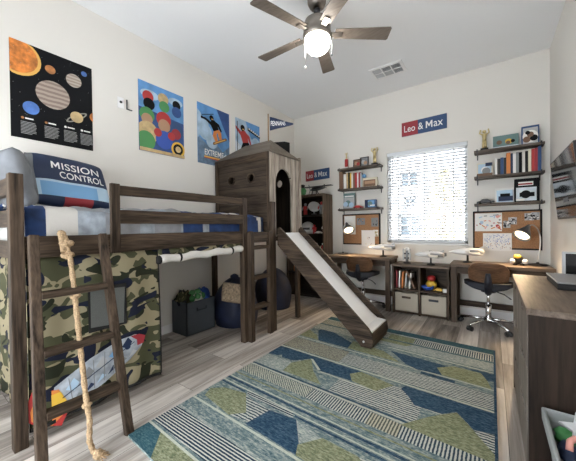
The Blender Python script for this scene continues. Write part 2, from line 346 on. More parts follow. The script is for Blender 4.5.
class Panel:
    """a flat printed sheet: layered shapes on one board"""
    def __init__(s, o, u, v, w, h, th=.004, base=None):
        s.o, s.u, s.v, s.w, s.h = V(o), V(u).normalized(), V(v).normalized(), w, h; s.n = s.u.cross(s.v).normalized()
        s.mb = MB(); s.mats = []; s.k = 0
        s.mb.plate([(0,0),(w,0),(w,h),(0,h)], [], s.o-s.n*th, s.u, s.v, th, s.mi(base)); s.th = th
    def mi(s, name):
        if name not in s.mats: s.mats.append(name)
        return s.mats.index(name)
    def at(s, a, b, off=0): return s.o+s.u*a+s.v*b+s.n*off
    def poly(s, pts, m, clip=True):
        s.k += 1; off = .0004*s.k
        if clip: pts = [(min(max(a, 0), s.w), min(max(b, 0), s.h)) for a, b in pts]
        tr = tessellate_polygon([[V((a, b, 0)) for a, b in pts]])
        s.mb.add([s.at(a, b, off) for a, b in pts], [tuple(t) for t in tr], s.mi(m)); return s
    def rect(s, a, b, c, d, m): return s.poly([(a,b),(c,b),(c,d),(a,d)], m)
    def disc(s, a, b, r, m, ry=None): return s.poly(circ((a,b), r, 28, ry=ry), m)
    def text(s, t, a, b, w, h, m, bold=0.):
        s.k += 1; s.mb.text(t, s.at(a, b, .0004*s.k), s.u, s.v, w, h, s.mi(m), bold=bold); return s
    def line(s, a, b, w, m):
        a, b = V(a), V(b); d = (b-a).normalized(); p = V((-d.y, d.x))*w/2
        return s.poly([tuple(a+p), tuple(a-p), tuple(b-p), tuple(b+p)], m)
    def build(s, name, parent=None, **k): return s.mb.build(name, s.mats, parent, **k)
# ------------------------------------------------------------------ camera
def cam_axes(yaw, pitch, roll):
    cy, sy, cp, sp, cr, sr = math.cos(yaw), math.sin(yaw), math.cos(pitch), math.sin(pitch), math.cos(roll), math.sin(roll)
    f = V((sy*cp, cy*cp, sp)); r0 = V((cy, -sy, 0)); u0 = r0.cross(f)
    return cr*r0+sr*u0, -sr*r0+cr*u0, f
r_, u_, f_ = cam_axes(*[math.radians(a) for a in (-35.556, -.580, -.698)])
cd = bpy.data.cameras.new('camera'); cam = bpy.data.objects.new('camera', cd); C.objects.link(cam)
cd.sensor_width = 36; cd.lens = 284.505/576*36; cd.clip_start = .02
cam.matrix_world = Matrix.Translation((0, 0, 1.15)) @ Matrix((r_, u_, -f_)).transposed().to_4x4()
bpy.context.scene.camera = cam

# ------------------------------------------------------------------ room shell
XL, XR, YB, YF, H = -2.92, .54, 4.32, -.95, 3.12
struct(bx((XL-.12, YF-.12, -.1), (XR+.12, YB+.14, 0)), 'floor', 'floor')
struct(bx((XL-.12, YF-.12, H), (XR+.12, YB+.14, H+.1)), 'ceiling', 'ceil')
struct(bx((XL-.12, YF, 0), (XL, YB, H)), 'wall_left', 'wall')
struct(bx((XR, YF, 0), (XR+.12, YB, H)), 'wall_right', 'wall')
WX0, WX1, WZ0, WZ1 = -1.265, -.243, .912, 2.235
struct(MB().plate([(XL-.12,0),(XR+.12,0),(XR+.12,H),(XL-.12,H)], [[(WX0,WZ0),(WX1,WZ0),(WX1,WZ1),(WX0,WZ1)]], (0,YB+.14,0), X3, Z3, .14), 'wall_back', 'wall')
# wall behind the camera; unseen opening added and sized to let sky light in
struct(MB().plate([(XL-.12,0),(XR+.12,0),(XR+.12,H),(XL-.12,H)], [[(-2.3,.05),(-.3,.05),(-.3,1.95),(-2.3,1.95)]], (0,YF,0), X3, Z3, .12), 'wall_front', 'wall')
wf = MB()
for a, b in (((-2.3,YF-.08,.05),(-2.25,YF-.02,1.95)), ((-.35,YF-.08,.05),(-.3,YF-.02,1.95)), ((-1.325,YF-.08,.05),(-1.275,YF-.02,1.95)), ((-2.3,YF-.08,.05),(-.3,YF-.02,.10)), ((-2.3,YF-.08,1.90),(-.3,YF-.02,1.95))): wf.box(a, b)
struct(wf, 'added_opening_frame', 'trim')  # frame of the added opening, never in view
for nm, lo, hi in (('baseboard_left',(XL,YF,0),(XL+.014,YB,.09)), ('baseboard_back',(XL+.014,YB-.014,0),(XR-.014,YB,.09)), ('baseboard_right',(XR-.014,YF,0),(XR,YB,.09))):
    struct(bx(lo, hi), nm, 'trim', bev=.003)
# window: frame, glass
fr = MB()
y0, y1 = YB+.075, YB+.12
for lo, hi in (((WX0,y0,WZ0),(WX0+.04,y1,WZ1)), ((WX1-.04,y0,WZ0),(WX1,y1,WZ1)), ((WX0,y0,WZ0),(WX1,y1,WZ0+.045)), ((WX0,y0,WZ1-.045),(WX1,y1,WZ1))): fr.box(lo, hi)
w1 = struct(fr, 'window_1', 'white', bev=.003)
struct(bx((WX0+.03,y0+.02,WZ0+.03), (WX1-.03,y0+.026,WZ1-.03)), 'glass', 'pane', w1)
struct(bx((WX0-.01,YB-.012,WZ0-.022), (WX1+.01,YB+.075,WZ0)), 'window_sill', 'trim', w1, bev=.004)
bl = thing('window_blind', 'white slatted blind covering the window between the two shelf stacks', 'blind', (-.754,YB+.035,WZ1))
bx((WX0+.006,YB+.008,WZ1-.052), (WX1-.006,YB+.066,WZ1-.002)).build('headrail', 'blind', bl, bev=.003)
sl = MB(); ns = 29; zt, zb = WZ1-.075, WZ0+.075
for i in range(ns):
    z = zt+(zb-zt)*i/(ns-1)
    sl.cbox(((WX0+WX1)/2, YB+.036, z), (WX1-WX0-.02, .046, .0028), 0, Euler((math.radians(-13),0,0)).to_matrix())
sl.build('slats', 'blind', bl)
bx((WX0+.01,YB+.014,WZ0+.030), (WX1-.01,YB+.06,WZ0+.048)).build('bottom_rail', 'blind', bl, bev=.003)
for xx in (WX0+.16, (WX0+WX1)/2, WX1-.16): MB().box((xx-.006,YB+.010,WZ0+.04), (xx+.006,YB+.0115,WZ1-.05)).build('ladder_tape', 'blind', bl)
MB().cyl((WX0+.085,YB+.002,WZ1-.05), (WX0+.085,YB+.002,1.62), .005, 8).build('tilt_wand', 'lgrey', bl)

# outside the window
struct(bx((-14,4.6,-3.2), (8,40,-3.0)), 'outside_ground', 'ground')
hb = thing('apartment_building', 'pale stucco building with small grey windows seen outside through the blind', 'building', (-3,12,-3))
hole = [[(-3.0,2.72),(-2.32,2.72),(-2.32,3.3),(-3.0,3.3)], [(-2.85,1.85),(-2.4,1.85),(-2.4,2.3),(-2.85,2.3)], [(-3.05,.75),(-2.2,.75),(-2.2,1.6),(-3.05,1.6)]]
MB().plate([(-9,-3),(2,-3),(2,9),(-9,9)], hole, (0,12.4,0), X3, Z3, .4).build('wall', 'facade', hb)
bx((-9.3,12.4,8.8), (2.3,16,9.3)).build('roof', 'facade', hb)
for h in hole:
    (a, b), (c, d) = h[0], h[2]
    f = MB()
    for lo, hi in (((a,12.1,b),(a+.06,12.2,d)), ((c-.06,12.1,b),(c,12.2,d)), ((a,12.1,b),(c,12.2,b+.06)), ((a,12.1,d-.06),(c,12.2,d)), (((a+c)/2-.025,12.1,b),((a+c)/2+.025,12.2,d)), ((a,12.1,(b+d)/2-.025),(c,12.2,(b+d)/2+.025))): f.box(lo, hi)
    w = f.build('window', 'fframe', hb); bx((a,12.22,b), (c,12.25,d)).build('pane', 'fwin', w)
one(bx((-8,9.8,-3), (3,10.05,.62)), 'garden_wall', 'brick', 'reddish garden wall low outside the window in front of the building', 'wall')
tr = thing('tree', 'yellow-leaved young tree outside the window by the building', 'tree', (-1.02,8.6,-3))
MB().tube([(-1.02,8.6,-3),(-1.0,8.6,0),(-1.03,8.6,1.3),(-1.0,8.6,2.1)], [.09,.07,.05,.02]).build('trunk', 'bark', tr)
lf = MB(); rng = random.Random(3)
for i in range(620):
    t = rng.random(); z = .15+2.5*t; rad = .52*math.sin(math.pi*(.12+.86*t))*rng.random()**.5+.03; a = rng.random()*6.28
    R = Euler((rng.random()*3, rng.random()*3, rng.random()*6)).to_matrix()
    lf.add([(-.06,0,0),(0,-.03,.01),(.06,0,0),(0,.03,.01)], [(0,1,2,3)], 0, False, Matrix.Translation((-1.02+rad*math.cos(a), 8.6+rad*math.sin(a), z)) @ R.to_4x4())
tag(lf.build('foliage', 'leafy', tr), kind='stuff')

# ------------------------------------------------------------------ rug
SH = -.045
def ry(x, y): return y+SH*(x+1.65)
RX0, RX1 = -1.652, .024
rug = MB(); rm = ['rfield','rnavy','rgreen','rline','rpale','rteal','rstr','rhat','rhat2','rhat3','rtick','rtick2']
rk = [0]
def rpoly(pts, m):
    rk[0] += 1; z = .0122+.00006*rk[0]
    tr_ = tessellate_polygon([[V((a, b, 0)) for a, b in pts]])
    rug.add([(a, b, z) for a, b in pts], [tuple(t) for t in tr_], rm.index(m))
def band(a, b, m, x0=RX0, x1=RX1): rpoly([(x0,ry(x0,a)),(x1,ry(x1,a)),(x1,ry(x1,b)),(x0,ry(x0,b))], m)
rug.plate([(RX0,.75),(RX1,ry(RX1,.75)),(RX1,ry(RX1,3.235)),(RX0,3.235)], [], (0,0,.001), X3, Y3, .011, 0)
rpoly([(RX0,.75),(-1.385,ry(-1.385,.75)),(-1.515,.868),(RX0,.875)], 'rteal')
rpoly([(-1.385,ry(-1.385,.75)),(-.9,ry(-.9,.75)),(-1.15,ry(-1.15,.872)),(-1.515,.868)], 'rgreen')
rpoly([(-.9,ry(-.9,.75)),(-.2,ry(-.2,.75)),(-.1,ry(-.1,.872)),(-1.15,ry(-1.15,.872))], 'rnavy')
band(.872,.886,'rline'); band(.90,1.062,'rstr'); band(1.066,1.08,'rpale')
band(1.177,1.193,'rline')
rpoly([(-1.60,1.235),(-1.635,1.315),(-1.56,1.375),(-1.38,1.41),(-1.235,1.26),(-1.31,1.185)], 'rgreen')
rpoly([(-1.31,1.185),(-1.235,1.26),(-1.36,1.39),(-1.13,1.36),(-1.15,1.215)], 'rhat')
rpoly([(-1.17,1.185),(-1.13,1.36),(-.945,1.383),(-.772,1.16)], 'rnavy')
rpoly([(-.945,1.383),(-.83,1.235),(-.74,1.335)], 'rpale')
rpoly([(-.80,1.16),(-.83,1.225),(-.745,1.34),(-.54,1.33),(-.30,1.14)], 'rgreen')
rpoly([(-.30,1.14),(-.54,1.33),(.024,1.31),(.024,1.10)], 'rhat')
rpoly([(-1.40,1.445),(-1.0,1.43),(-.97,1.385),(-1.36,1.405)], 'rstr')
band(1.425,1.442,'rnavy',RX0,-1.40); band(1.425,1.442,'rnavy',-.97,RX1); band(1.452,1.462,'rline'); band(1.488,1.508,'rnavy'); band(1.516,1.526,'rline'); band(1.575,1.588,'rgreen')
band(1.625,1.745,'rhat2',RX0,-1.02); band(1.625,1.745,'rtick',-1.02,-.60); band(1.625,1.745,'rtick2',-.60,-.42); band(1.625,1.745,'rtick',-.42,RX1)
band(1.752,1.766,'rline'); band(1.772,1.787,'rnavy')
band(1.795,1.97,'rpale',RX0,-1.25); band(1.795,1.975,'rhat',-.93,-.36)
rpoly([(-1.355,1.80),(-1.375,1.945),(-1.27,2.10),(-1.15,1.93),(-1.005,1.79)], 'rgreen')
band(1.972,1.982,'rline',-1.10,RX1)
rpoly([(-.43,1.682),(-.31,1.845),(-.25,1.912),(-.175,1.985),(-.085,1.865),(.024,1.70),(.024,1.655)], 'rgreen')
rpoly([(-.085,1.862),(.024,1.70),(.024,1.89)], 'rhat')
rpoly([(RX0,1.985),(-1.56,1.99),(-1.53,2.03),(-1.50,1.985),(-1.38,1.985),(-1.275,2.098),(-1.13,1.965),(-.84,1.962),(-.895,2.05),(-.835,2.13),(RX0,2.172)], 'rnavy')
rpoly([(-.84,1.962),(-.895,2.05),(-.835,2.13),(-.57,2.075),(-.655,1.935)], 'rgreen')
rpoly([(-.57,2.075),(-.655,1.935),(-.40,1.915),(-.46,2.0),(-.52,2.065)], 'rhat')
rpoly([(-.52,2.065),(-.46,2.0),(-.40,1.915),(-.25,1.918),(-.178,1.99),(-.085,1.87),(.024,1.892),(.024,2.10),(-.5,2.115)], 'rnavy')
rpoly([(-1.275,2.098),(-1.255,2.105),(-1.11,1.975),(-1.13,1.965)], 'rline')
band(2.178,2.195,'rline')
band(2.205,2.44,'rhat3',RX0,-1.05); band(2.205,2.40,'rhat',-1.05,RX1); band(2.41,2.45,'rnavy',-.45,-.22); band(2.462,2.474,'rline')
rpoly([(RX0,2.50),(-1.42,2.49),(-1.50,2.60),(RX0,2.70)], 'rgreen')
rpoly([(-1.42,2.49),(-1.10,2.48),(-1.02,2.56),(-1.50,2.83),(-1.56,2.74)], 'rnavy')
rpoly([(-1.10,2.475),(-.62,2.45),(-.80,2.60),(-1.12,2.66)], 'rgreen')
rpoly([(-.75,2.64),(-.575,2.452),(-.488,2.41),(-.31,2.424),(-.36,2.53),(-.29,2.60)], 'rnavy')
rpoly([(-.31,2.424),(-.36,2.53),(-.255,2.625),(-.07,2.62),(-.03,2.52),(.0,2.40)], 'rgreen')
rpoly([(-.23,2.655),(-.07,2.62),(-.03,2.52),(.024,2.53),(.024,2.65)], 'rnavy')
band(2.74,2.755,'rline',-.8,RX1); band(2.78,2.93,'rpale')
rpoly([(-.95,2.83),(-.66,2.82),(-.60,2.90),(-.88,2.93)], 'rgreen')
band(2.935,2.95,'rteal'); band(2.965,3.095,'rhat2',RX0,-.62); band(2.965,3.095,'rgreen',-.86,-.62); band(2.965,3.095,'rtick',-.62,RX1); band(3.105,3.12,'rline'); band(3.13,3.235,'rteal')
rug.add([(RX1-.014,ry(RX1,.75),.0165),(RX1,ry(RX1,.75),.0165),(RX1,ry(RX1,3.235),.0165),(RX1-.014,ry(RX1,3.235),.0165)], [(0,1,2,3)], rm.index('rnavy'))
one(rug, 'area_rug', rm, 'large blue, olive and cream geometric patterned rug on the plank floor', 'rug')

# ------------------------------------------------------------------ loft bed
FX = -2.0; BX = -2.885; Y0 = .355
bed = thing('loft_bed', 'low dark wood loft bed frame with guard rails along the left wall', 'bed', ((FX+BX)/2, 1.7, 0))
def bar(name, lo, hi, m, par, bev=.004): return bx(lo, hi).build(name, m, par, bev=bev)
for lo, hi in (((FX-.06,Y0,0),(FX,Y0+.058,1.45)), ((FX-.06,2.04,0),(FX,2.098,1.45)), ((FX+.002,2.44,0),(FX+.040,2.51,1.44)), ((BX,Y0,0),(BX+.05,Y0+.058,1.45)), ((BX,1.2,0),(BX+.05,1.258,1.06)), ((BX,2.36,0),(BX+.05,2.42,1.06)), ((BX,3.0,0),(BX+.05,3.06,1.06)), ((FX-.05,3.0,0),(FX,3.055,1.0))): bar('post', lo, hi, 'wz', bed)
bar('gate_post', (FX-.004,.825,1.0), (FX+.026,.88,1.45), 'wz', bed)
bar('side_rail', (FX-.05,Y0+.058,1.0), (FX-.012,2.04,1.12), 'wy', bed); bar('side_rail', (BX+.01,Y0+.058,1.0), (BX+.04,3.0,1.12), 'wy', bed)
bar('side_rail', (FX-.05,2.098,1.0), (FX-.012,3.0,1.06), 'wy', bed)
bar('guard_rail', (FX-.034,.88,1.378), (FX-.006,2.04,1.445), 'wy', bed); bar('guard_rail', (FX-.034,.88,1.19), (FX-.006,2.04,1.282), 'wy', bed)
for z in (1.0, 1.17, 1.345): bar('headboard_slat', (BX+.05,Y0+.014,z), (FX-.06,Y0+.044,z+.095), 'wx', bed)
bx((BX+.04,Y0+.06,1.03), (FX-.05,3.0,1.06)).build('slat_base', 'wx', bed)
ma = one(bx((BX+.03,.425,1.062), (FX-.105,2.43,1.225)), 'mattress', 'matt', 'white mattress lying inside the loft bed frame', 'mattress', bev=.03)
# comforter: top sheet falling over the front side, patches of blue, white and grey
def comf(s, t):
    y = .43+1.998*t; k = s*1.16
    if k < 1: x, z = -2.86+.775*k, 1.292
    else: x, z = -2.085+.006*((k-1)/.16), 1.292-.175*((k-1)/.16)
    w = .030*noise.noise(V((x*4, y*5, 1)))+.020*noise.noise(V((x*8, y*13, 4)))+.008*noise.noise(V((x*17, y*25, 7)))
    if .9 < k <= 1: z -= .025*((k-.9)/.1)**2
    if k > 1: return (x+.006+w*.3, y, z-.025+.3*w)
    return (x, y, z+w)
def cmat(s, t):
    y = .43+1.998*t+.05*math.sin(5*s)
    if y < .50-.03*s: return 0
    if y < .63: return 1
    if y < 1.36: return 2 if (int((y-.68)/.11)+int(s*7)) % 3 else 4
    if y > 2.02 and y < 2.06 or y > 2.28 and y < 2.33: return 1
    return 3 if not (1.55 < y < 1.62 and s > .85) else 4
one(MB().grid(comf, 44, 90, 0, cmat), 'comforter', ['bedblue','bedwhite','bedgrey','bedblue','bedice'], 'rumpled comforter with blue, white and grey patches spread on the mattress', 'bedding', solid=.012)
class Pil:
    def __init__(s, c, u, v, w, h, t):
        s.c, s.u, s.v, s.w, s.h, s.t = V(c), V(u).normalized(), V(v).normalized(), w, h, t; s.n = s.u.cross(s.v).normalized(); s.v = s.n.cross(s.u)
    def pt(s, a, b, sg=1, off=0):   # a, b in -1..1
        k = max(0, (1-abs(a)**5)*(1-abs(b)**5))**.5
        sa, sb = a*(1-.07*(1-abs(a))*0-.06*b*b*abs(a)), b*(1-.06*a*a*abs(b))
        w = .012*noise.noise(V((a*2+s.w, b*2, sg)))
        return s.c+s.u*(sa*s.w/2)+s.v*(sb*s.h/2)+s.n*(sg*(s.t/2*k+off)+w*k)
    def mb(s, mf=None):
        q = MB()
        q.grid(lambda i, j: s.pt(2*i-1, 2*j-1), 28, 24, 0, mf)
        q.grid(lambda i, j: s.pt(2*i-1, 2*j-1, -1), 28, 24, 0)
        return q
pr = Pil((-2.60,.80,1.505), (-.10,1,-.06), (-.42,-.22,.92), .53, .43, .13)
mp = thing('printed_pillow', 'navy throw pillow lettered MISSION CONTROL leaning against the wall on the bed', 'pillow', (-2.58,.80,1.33))
def pmf(i, j):
    if i < .07: return 0
    if j > .42: return 1
    if j > .36: return 2
    if .12 < j <= .36: return 3 if .12 < i < .80 else 2
    return 4 if .36 < i < .72 else 1
pr.mb(pmf).build('pillow_body', ['pgrey','navy','lightblue','skyblue','signred'], mp, weld=True)
tx = MB()
pf_ = lambda a0, b0: (lambda a, b: pr.pt(a0+a, b0+b, 1, .004))
tx.bigM(None, None, None, .20, .27, fit=pf_(-.50,.30)); tx.text('ISSION', (0,0,0), X3, Y3, .96, .27, fit=pf_(-.25,.30), bold=.006)
tx.text('CONTROL', (0,0,0), X3, Y3, 1.14, .27, fit=pf_(-.34,-.06), bold=.006)
tx.build('lettering', 'signwhite', mp)
one(Pil((-2.56,.47,1.475), (1,-.05,-.04), (0,-.20,1), .62, .38, .15).mb(), 'bed_pillow', 'pgrey', 'plain grey pillow propped against the headboard at the near end of the bed', 'pillow', None, weld=True)

# long leaning ladder
def lad(z): return -1.935+(1.12-z)*.245
ld = thing('ladder', 'dark wood ladder leaning on the near end of the loft bed', 'ladder', (-1.75,.6,0))
for y0_, y1_ in ((.385,.432), (.765,.752)): MB().beam((lad(0),y0_,0.0), (lad(1.125),y1_,1.125), .042, .042, X3).build('stile', 'wz', ld, bev=.004)
for z in (.27,.545,.82):
    a_ = .385+.047*z/1.125+.02; MB().box((lad(z)-.03,a_,z-.017), (lad(z)+.03,.738,z+.017)).build('rung', 'wy', ld, bev=.003)
# knotted rope
rp = thing('climbing_rope', 'thick knotted jute rope hanging down the leaning ladder from the bed rail', 'rope', (-1.9,.6,0))
path = [(-2.02,.565,1.128),(-1.975,.57,1.135),(-1.955,.577,1.10),(-1.935,.58,1.03),(-1.91,.583,.99),(-1.868,.583,.84),(-1.83,.58,.72),(-1.80,.582,.57),(-1.755,.578,.44),(-1.70,.572,.30),(-1.655,.572,.19),(-1.635,.562,.10),(-1.625,.574,.045),(-1.60,.590,.022)]
dense = []
for i in range(len(path)-1):
    for k in range(6):
        p = V(path[i]).lerp(V(path[i+1]), k/6); dense.append(p)
dense.append(V(path[-1]))
MB().tube(dense, [.0125+.0018*math.sin(i*2.1) for i in range(len(dense))], 8).build('strand', 'rope', rp)
for k, (p, r) in enumerate((((-1.944,.577,1.075),.028), ((-1.936,.578,1.01),.026), ((-1.845,.582,.79),.020), ((-1.79,.581,.53),.020), ((-1.685,.572,.255),.018))):
    q = MB(); q.tube([V(p)+V((r*.62*math.cos(a), r*.82*math.sin(a), .22*r*math.sin(2*a))) for a in [2*math.pi*i/14 for i in range(15)]], r*.48, 8); q.blob(p, r*.8, (1,1,1.1), .15, 4, k, n=12); q.build('knot', 'rope', rp)
MB().tube([(-1.976,.560,1.145),(-1.955,.558,1.10),(-1.938,.562,1.03)], .015).build('loop', 'rope', rp)
q = MB()
for i in range(14):
    a = i*2.4; q.tube([(-1.605,.585,.03),(-1.60+.012*math.cos(a),.595+.012*math.sin(a),.026),(-1.585+.03*math.cos(a),.607+.026*math.sin(a),.018+.008*math.sin(i))], [.006,.004,.002], 5)
q.blob((-1.603,.588,.03), .024, seed=2, n=12); q.build('frayed_end', 'rope', rp)

# step ladder beside the slide
sp = thing('step_ladder', 'short upright dark wood step ladder between bed rail and play tower', 'ladder', (FX,2.3,0))
for y in (2.085, 2.382):
    MB().box((FX+.002,y,0), (FX+.050,y+.056,1.09)).lathe([(.028,-.024),(.028,.024)], (FX+.026,y+.028,1.09), 20, 0, Euler((0,math.radians(90),0)).to_matrix(), False).build('stile', 'wz', sp, bev=.003)
for z in (.31,.62,.93): bx((FX-.045,2.141,z), (FX+.045,2.382,z+.035)).build('step', 'wy', sp, bev=.003)
bx((FX+.004,2.141,1.0), (FX+.030,2.382,1.11)).build('top_board', 'wy', sp, bev=.003)

# play tower
tw = thing('play_tower', 'wooden play tower with porthole windows and hipped roof on the far end of the bed', 'playhouse', ((FX+BX)/2, 2.75, 1.0))
ph = lambda x: circ((x,1.734), .047, 24)
MB().plate([(-2.86,1.06),(FX-.025,1.06),(FX-.025,2.0),(-2.86,2.0)], [ph(-2.606), ph(-2.28)], (0,2.482,0), X3, Z3, .022).build('side_wall', 'ply', tw)
MB().plate([(-2.86,1.06),(FX-.025,1.06),(FX-.025,2.0),(-2.86,2.0)], [ph(-2.606), ph(-2.30)], (0,3.052,0), X3, Z3, .022).build('side_wall', 'dark', tw)  # far wall in darker wood: shade inside the tower put into its colour
for x in (-2.606,-2.28):
    MB().lathe([(.047,-.008),(.062,-.008),(.062,.008),(.047,.008),(.047,-.008)], (x,2.458,1.734), 24, 0, Euler((math.radians(90),0,0)).to_matrix(), True, False).build('porthole_ring', 'wx', tw)
arch = [(2.568,1.062),(2.890,1.062),(2.890,1.66)]+circ((2.729,1.66), .161, 16, 0, math.pi, .185)[1:-1]+[(2.568,1.66)]
MB().plate([(2.458,1.05),(3.055,1.05),(3.055,2.0),(2.458,2.0)], [arch], (FX-.025,0,0), Y3, Z3, .025).build('front_wall', 'plf', tw)
bx((BX+.01,2.46,1.06), (BX+.03,3.055,2.0)).build('back_wall', 'dark', tw)  # same dark wood, painting the shaded interior seen through the arch
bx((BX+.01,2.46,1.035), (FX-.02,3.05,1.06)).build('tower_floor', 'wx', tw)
bx((FX-.03,2.440,1.0), (FX+.001,2.458,2.0)).build('corner_post', 'wz', tw, bev=.003); bx((FX-.024,3.056,1.0), (FX+.010,3.09,2.04)).build('corner_post', 'plf', tw, bev=.003)
bx((BX,2.44,1.06), (BX+.05,2.48,2.0)).build('corner_post', 'wz', tw, bev=.003)
bx((BX+.05,2.442,1.925), (FX-.03,2.462,2.005)).build('eave_board', 'wx', tw, bev=.002)
e = [(BX-.0,2.435,2.0),(FX+.02,2.435,2.0),(FX+.02,3.075,2.0),(BX-.0,3.075,2.0),(-2.66,2.755,2.235),(-2.215,2.755,2.235)]
MB().add(e, [(0,1,5,4),(1,2,5),(2,3,4,5),(3,0,4),(3,2,1,0)]).build('hipped_roof', 'roof', tw)
MB().plate([(-2.52,2.0),(-2.17,2.0),(-2.17,2.275),(-2.24,2.30),(-2.52,2.335)], [], (0,3.10,0), X3, Z3, .018).build('rear_gable_board', 'stone', tw)
pf = thing('pennant_flag', 'small navy pennant flag with white letters on a pole above the tower roof', 'flag', (-2.23,2.755,2.2))
MB().cyl((-2.235,2.735,2.2), (-2.235,2.735,2.555), .008, 10).build('pole', 'pole', pf)
fu = V((.78,.63,0)); fo = V((-2.222,2.73,2.345))
pn = MB(); fn = lambda a, b: fo+fu*a+Z3*b+V((.63,-.78,0))*(.006*math.sin(a*22))
pn.grid(lambda i, j: fn(.012+.29*i, .085+(.085-.085*i*.9)*(2*j-1)+.0*i), 16, 4); pn.build('pennant', 'navy', pf, solid=.003)
MB().text('PENNANS', (0,0,0), X3, Z3, .18, .062, fit=lambda a, b: fn(.024+a, .055+b*(1-a*1.2)+a*.08)+V((.63,-.78,0))*.0035, bold=.004).build('lettering', 'signwhite', pf)

# slide
sd = thing('slide', 'wooden slide with white bed running from the tower arch to the rug', 'slide', (-1.45,2.8,0))
def sl_side(y):
    pts = [(FX+.018,.955),(FX+.018,1.13),(-1.95,1.155),(-.935,.205),(-.895,.150),(-.885,.085),(-.905,.022),(-1.0,.022),(-1.10,.115)]
    return MB().plate(pts, [], (0,y,0), X3, Z3, -.03 if False else .03)
for y in (2.590, 3.03): sl_side(y).build('side_rail', 'wx', sd, bev=.004)
MB().plate([(FX+.02,1.075),(FX+.02,1.09),(-1.975,1.088),(-1.06,.235),(-.90,.205) if False else (-.99,.185),(-.90,.178),(-.90,.160),(-1.0,.165),(-1.08,.215)], [], (0,3.001,0), X3, Z3, .412).build('slide_bed', 'slidew', sd)
bx((-.905,2.589,.03), (-.893,3.001,.165)).build('end_board', 'wy', sd, bev=.002)
for y in (2.558,): MB().cyl((-.975,y,.075), (-.975,y-.004,.075), .010, 12).build('bolt_cap', 'lgrey', sd)

# ------------------------------------------------------------------ camouflage curtain under the bed
ct = thing('camouflage_curtain', 'camouflage play curtain hanging under the bed with rocket and rolled-up flap', 'curtain', (-2.06,.8,0))
def cur(i, j):
    y = .42+.745*i; z = .075+.925*j
    return (-2.035+.014*math.sin(i*19)*(1-.6*j)+.010*math.sin(i*7+j*3)+.008*(1-j), y, z)
MB().grid(cur, 50, 24).build('front_panel', 'camo', ct, solid=.004)
MB().grid(lambda i, j: (-2.86+.82*i, Y0+.075+.008*math.sin(i*22), .075+.925*j), 40, 12).build('end_panel', 'camo', ct, solid=.004)
MB().grid(lambda i, j: (-2.030+.006*math.sin(i*40), 1.165+.865*i, .935+.065*j), 50, 3).build('valance', 'camo', ct, solid=.004)
hm = MB(); hm.grid(lambda i, j: V(cur(i, 0))+V((.003,0,-.012+.02*j)), 50, 1); hm.build('hem', 'stone', ct, solid=.006)
hm = MB(); hm.grid(lambda i, j: V(cur(1, j))+V((0,-.004+.010*i,0)), 1, 24); hm.build('edge_binding', 'stone', ct, solid=.006)
rl = MB(); rl.tube([(-2.012+.004*math.sin(i*2.2), 1.165+.85*i/24, .922+.022*i/24+.006*math.sin(i*.9)) for i in range(25)], [.031+.003*math.sin(i*1.7) for i in range(25)], 12)
rf = rl.build('rolled_flap', 'bedwhite', ct)
MB().cyl((-2.012,1.150,.921), (-2.012,1.168,.921), .033, 14).build('flap_end', 'stone', rf)
for y, z in ((1.33,.927),(1.88,.938)):
    MB().lathe([(.036,-.008),(.038,0),(.036,.008)], (-2.012,y,z), 16, 0, Euler((math.radians(90),0,0)).to_matrix()).build('tie', 'stone', rf)
def cpt(y, z, off): p = V(cur((y-.42)/.745, (z-.075)/.925)); return (-2.013+off, y, z)
wp = Panel((-2.012,.70,.515), Y3, Z3, .225, .275, .003, 'stone'); wp.poly([(.012,.03),(.205,.012),(.215,.25),(.012,.262)], 'mesh')
wp.build('mesh_window', ct)
# rocket, drawn along its own axis
ax = V((.60,.275)).normalized(); o2 = V((.475,.135)); pp = V((-ax.y, ax.x))
def R2(a, b): p = o2+ax*a+pp*b*1.28; return (p.x-.40, p.y-.02)
rk_ = Panel((-2.010,.40,.02), Y3, Z3, .76, .52, .0005, 'camo'); rk_.mb = MB(); rk_.mats = []
fl = Panel((-2.0085,.40,.02), Y3, Z3, .76, .52, .0005, 'camo'); fl.mb = MB(); fl.mats = []
fl.poly([R2(*p) for p in ((.10,.06),(.02,.12),(-.03,.08),(-.07,.03),(-.05,-.01),(-.075,-.06),(-.01,-.06),(.03,-.10),(.09,-.06))], 'red')
fl.poly([R2(*p) for p in ((.11,.055),(.03,.095),(-.03,.05),(-.05,.01),(-.03,-.03),(.0,-.07),(.10,-.055))], 'orange')
fl.poly([R2(*p) for p in ((.11,.04),(.04,.065),(.0,.03),(-.02,.0),(.02,-.04),(.11,-.035))], 'yellow')
rk_.poly([R2(*p) for p in ((.08,.055),(.10,.075),(.30,.085),(.48,.072),(.58,.04),(.63,0),(.58,-.035),(.48,-.058),(.30,-.07),(.10,-.062),(.06,-.075))], 'rktbody')
rk_.poly([R2(*p) for p in ((.545,.05),(.60,.03),(.63,0),(.595,-.03),(.555,-.02),(.57,.01))], 'signred')
for k in range(5): rk_.poly([R2(.13+.085*k, .03), R2(.19+.085*k, .055), R2(.20+.085*k, .02), R2(.16+.085*k,.0)], ('lightblue','grey','lgrey','skyblue','navy')[k])
for k in range(6): rk_.poly([R2(.12+.07*k, -.045), R2(.17+.07*k, -.02), R2(.185+.07*k, -.04)], ('grey','navy','lightblue','navy','grey','lgrey')[k])
for k in range(5): rk_.line(R2(.12+.06*k, -.055), R2(.17+.07*k, .07), .005, 'grey')
rk_.line(R2(.10,.01), R2(.55,.012), .006, 'navy'); rk_.disc(*R2(.50,.012), .018, 'navy')
rk_.build('rocket_applique', ct); fl.build('flame_applique', ct)
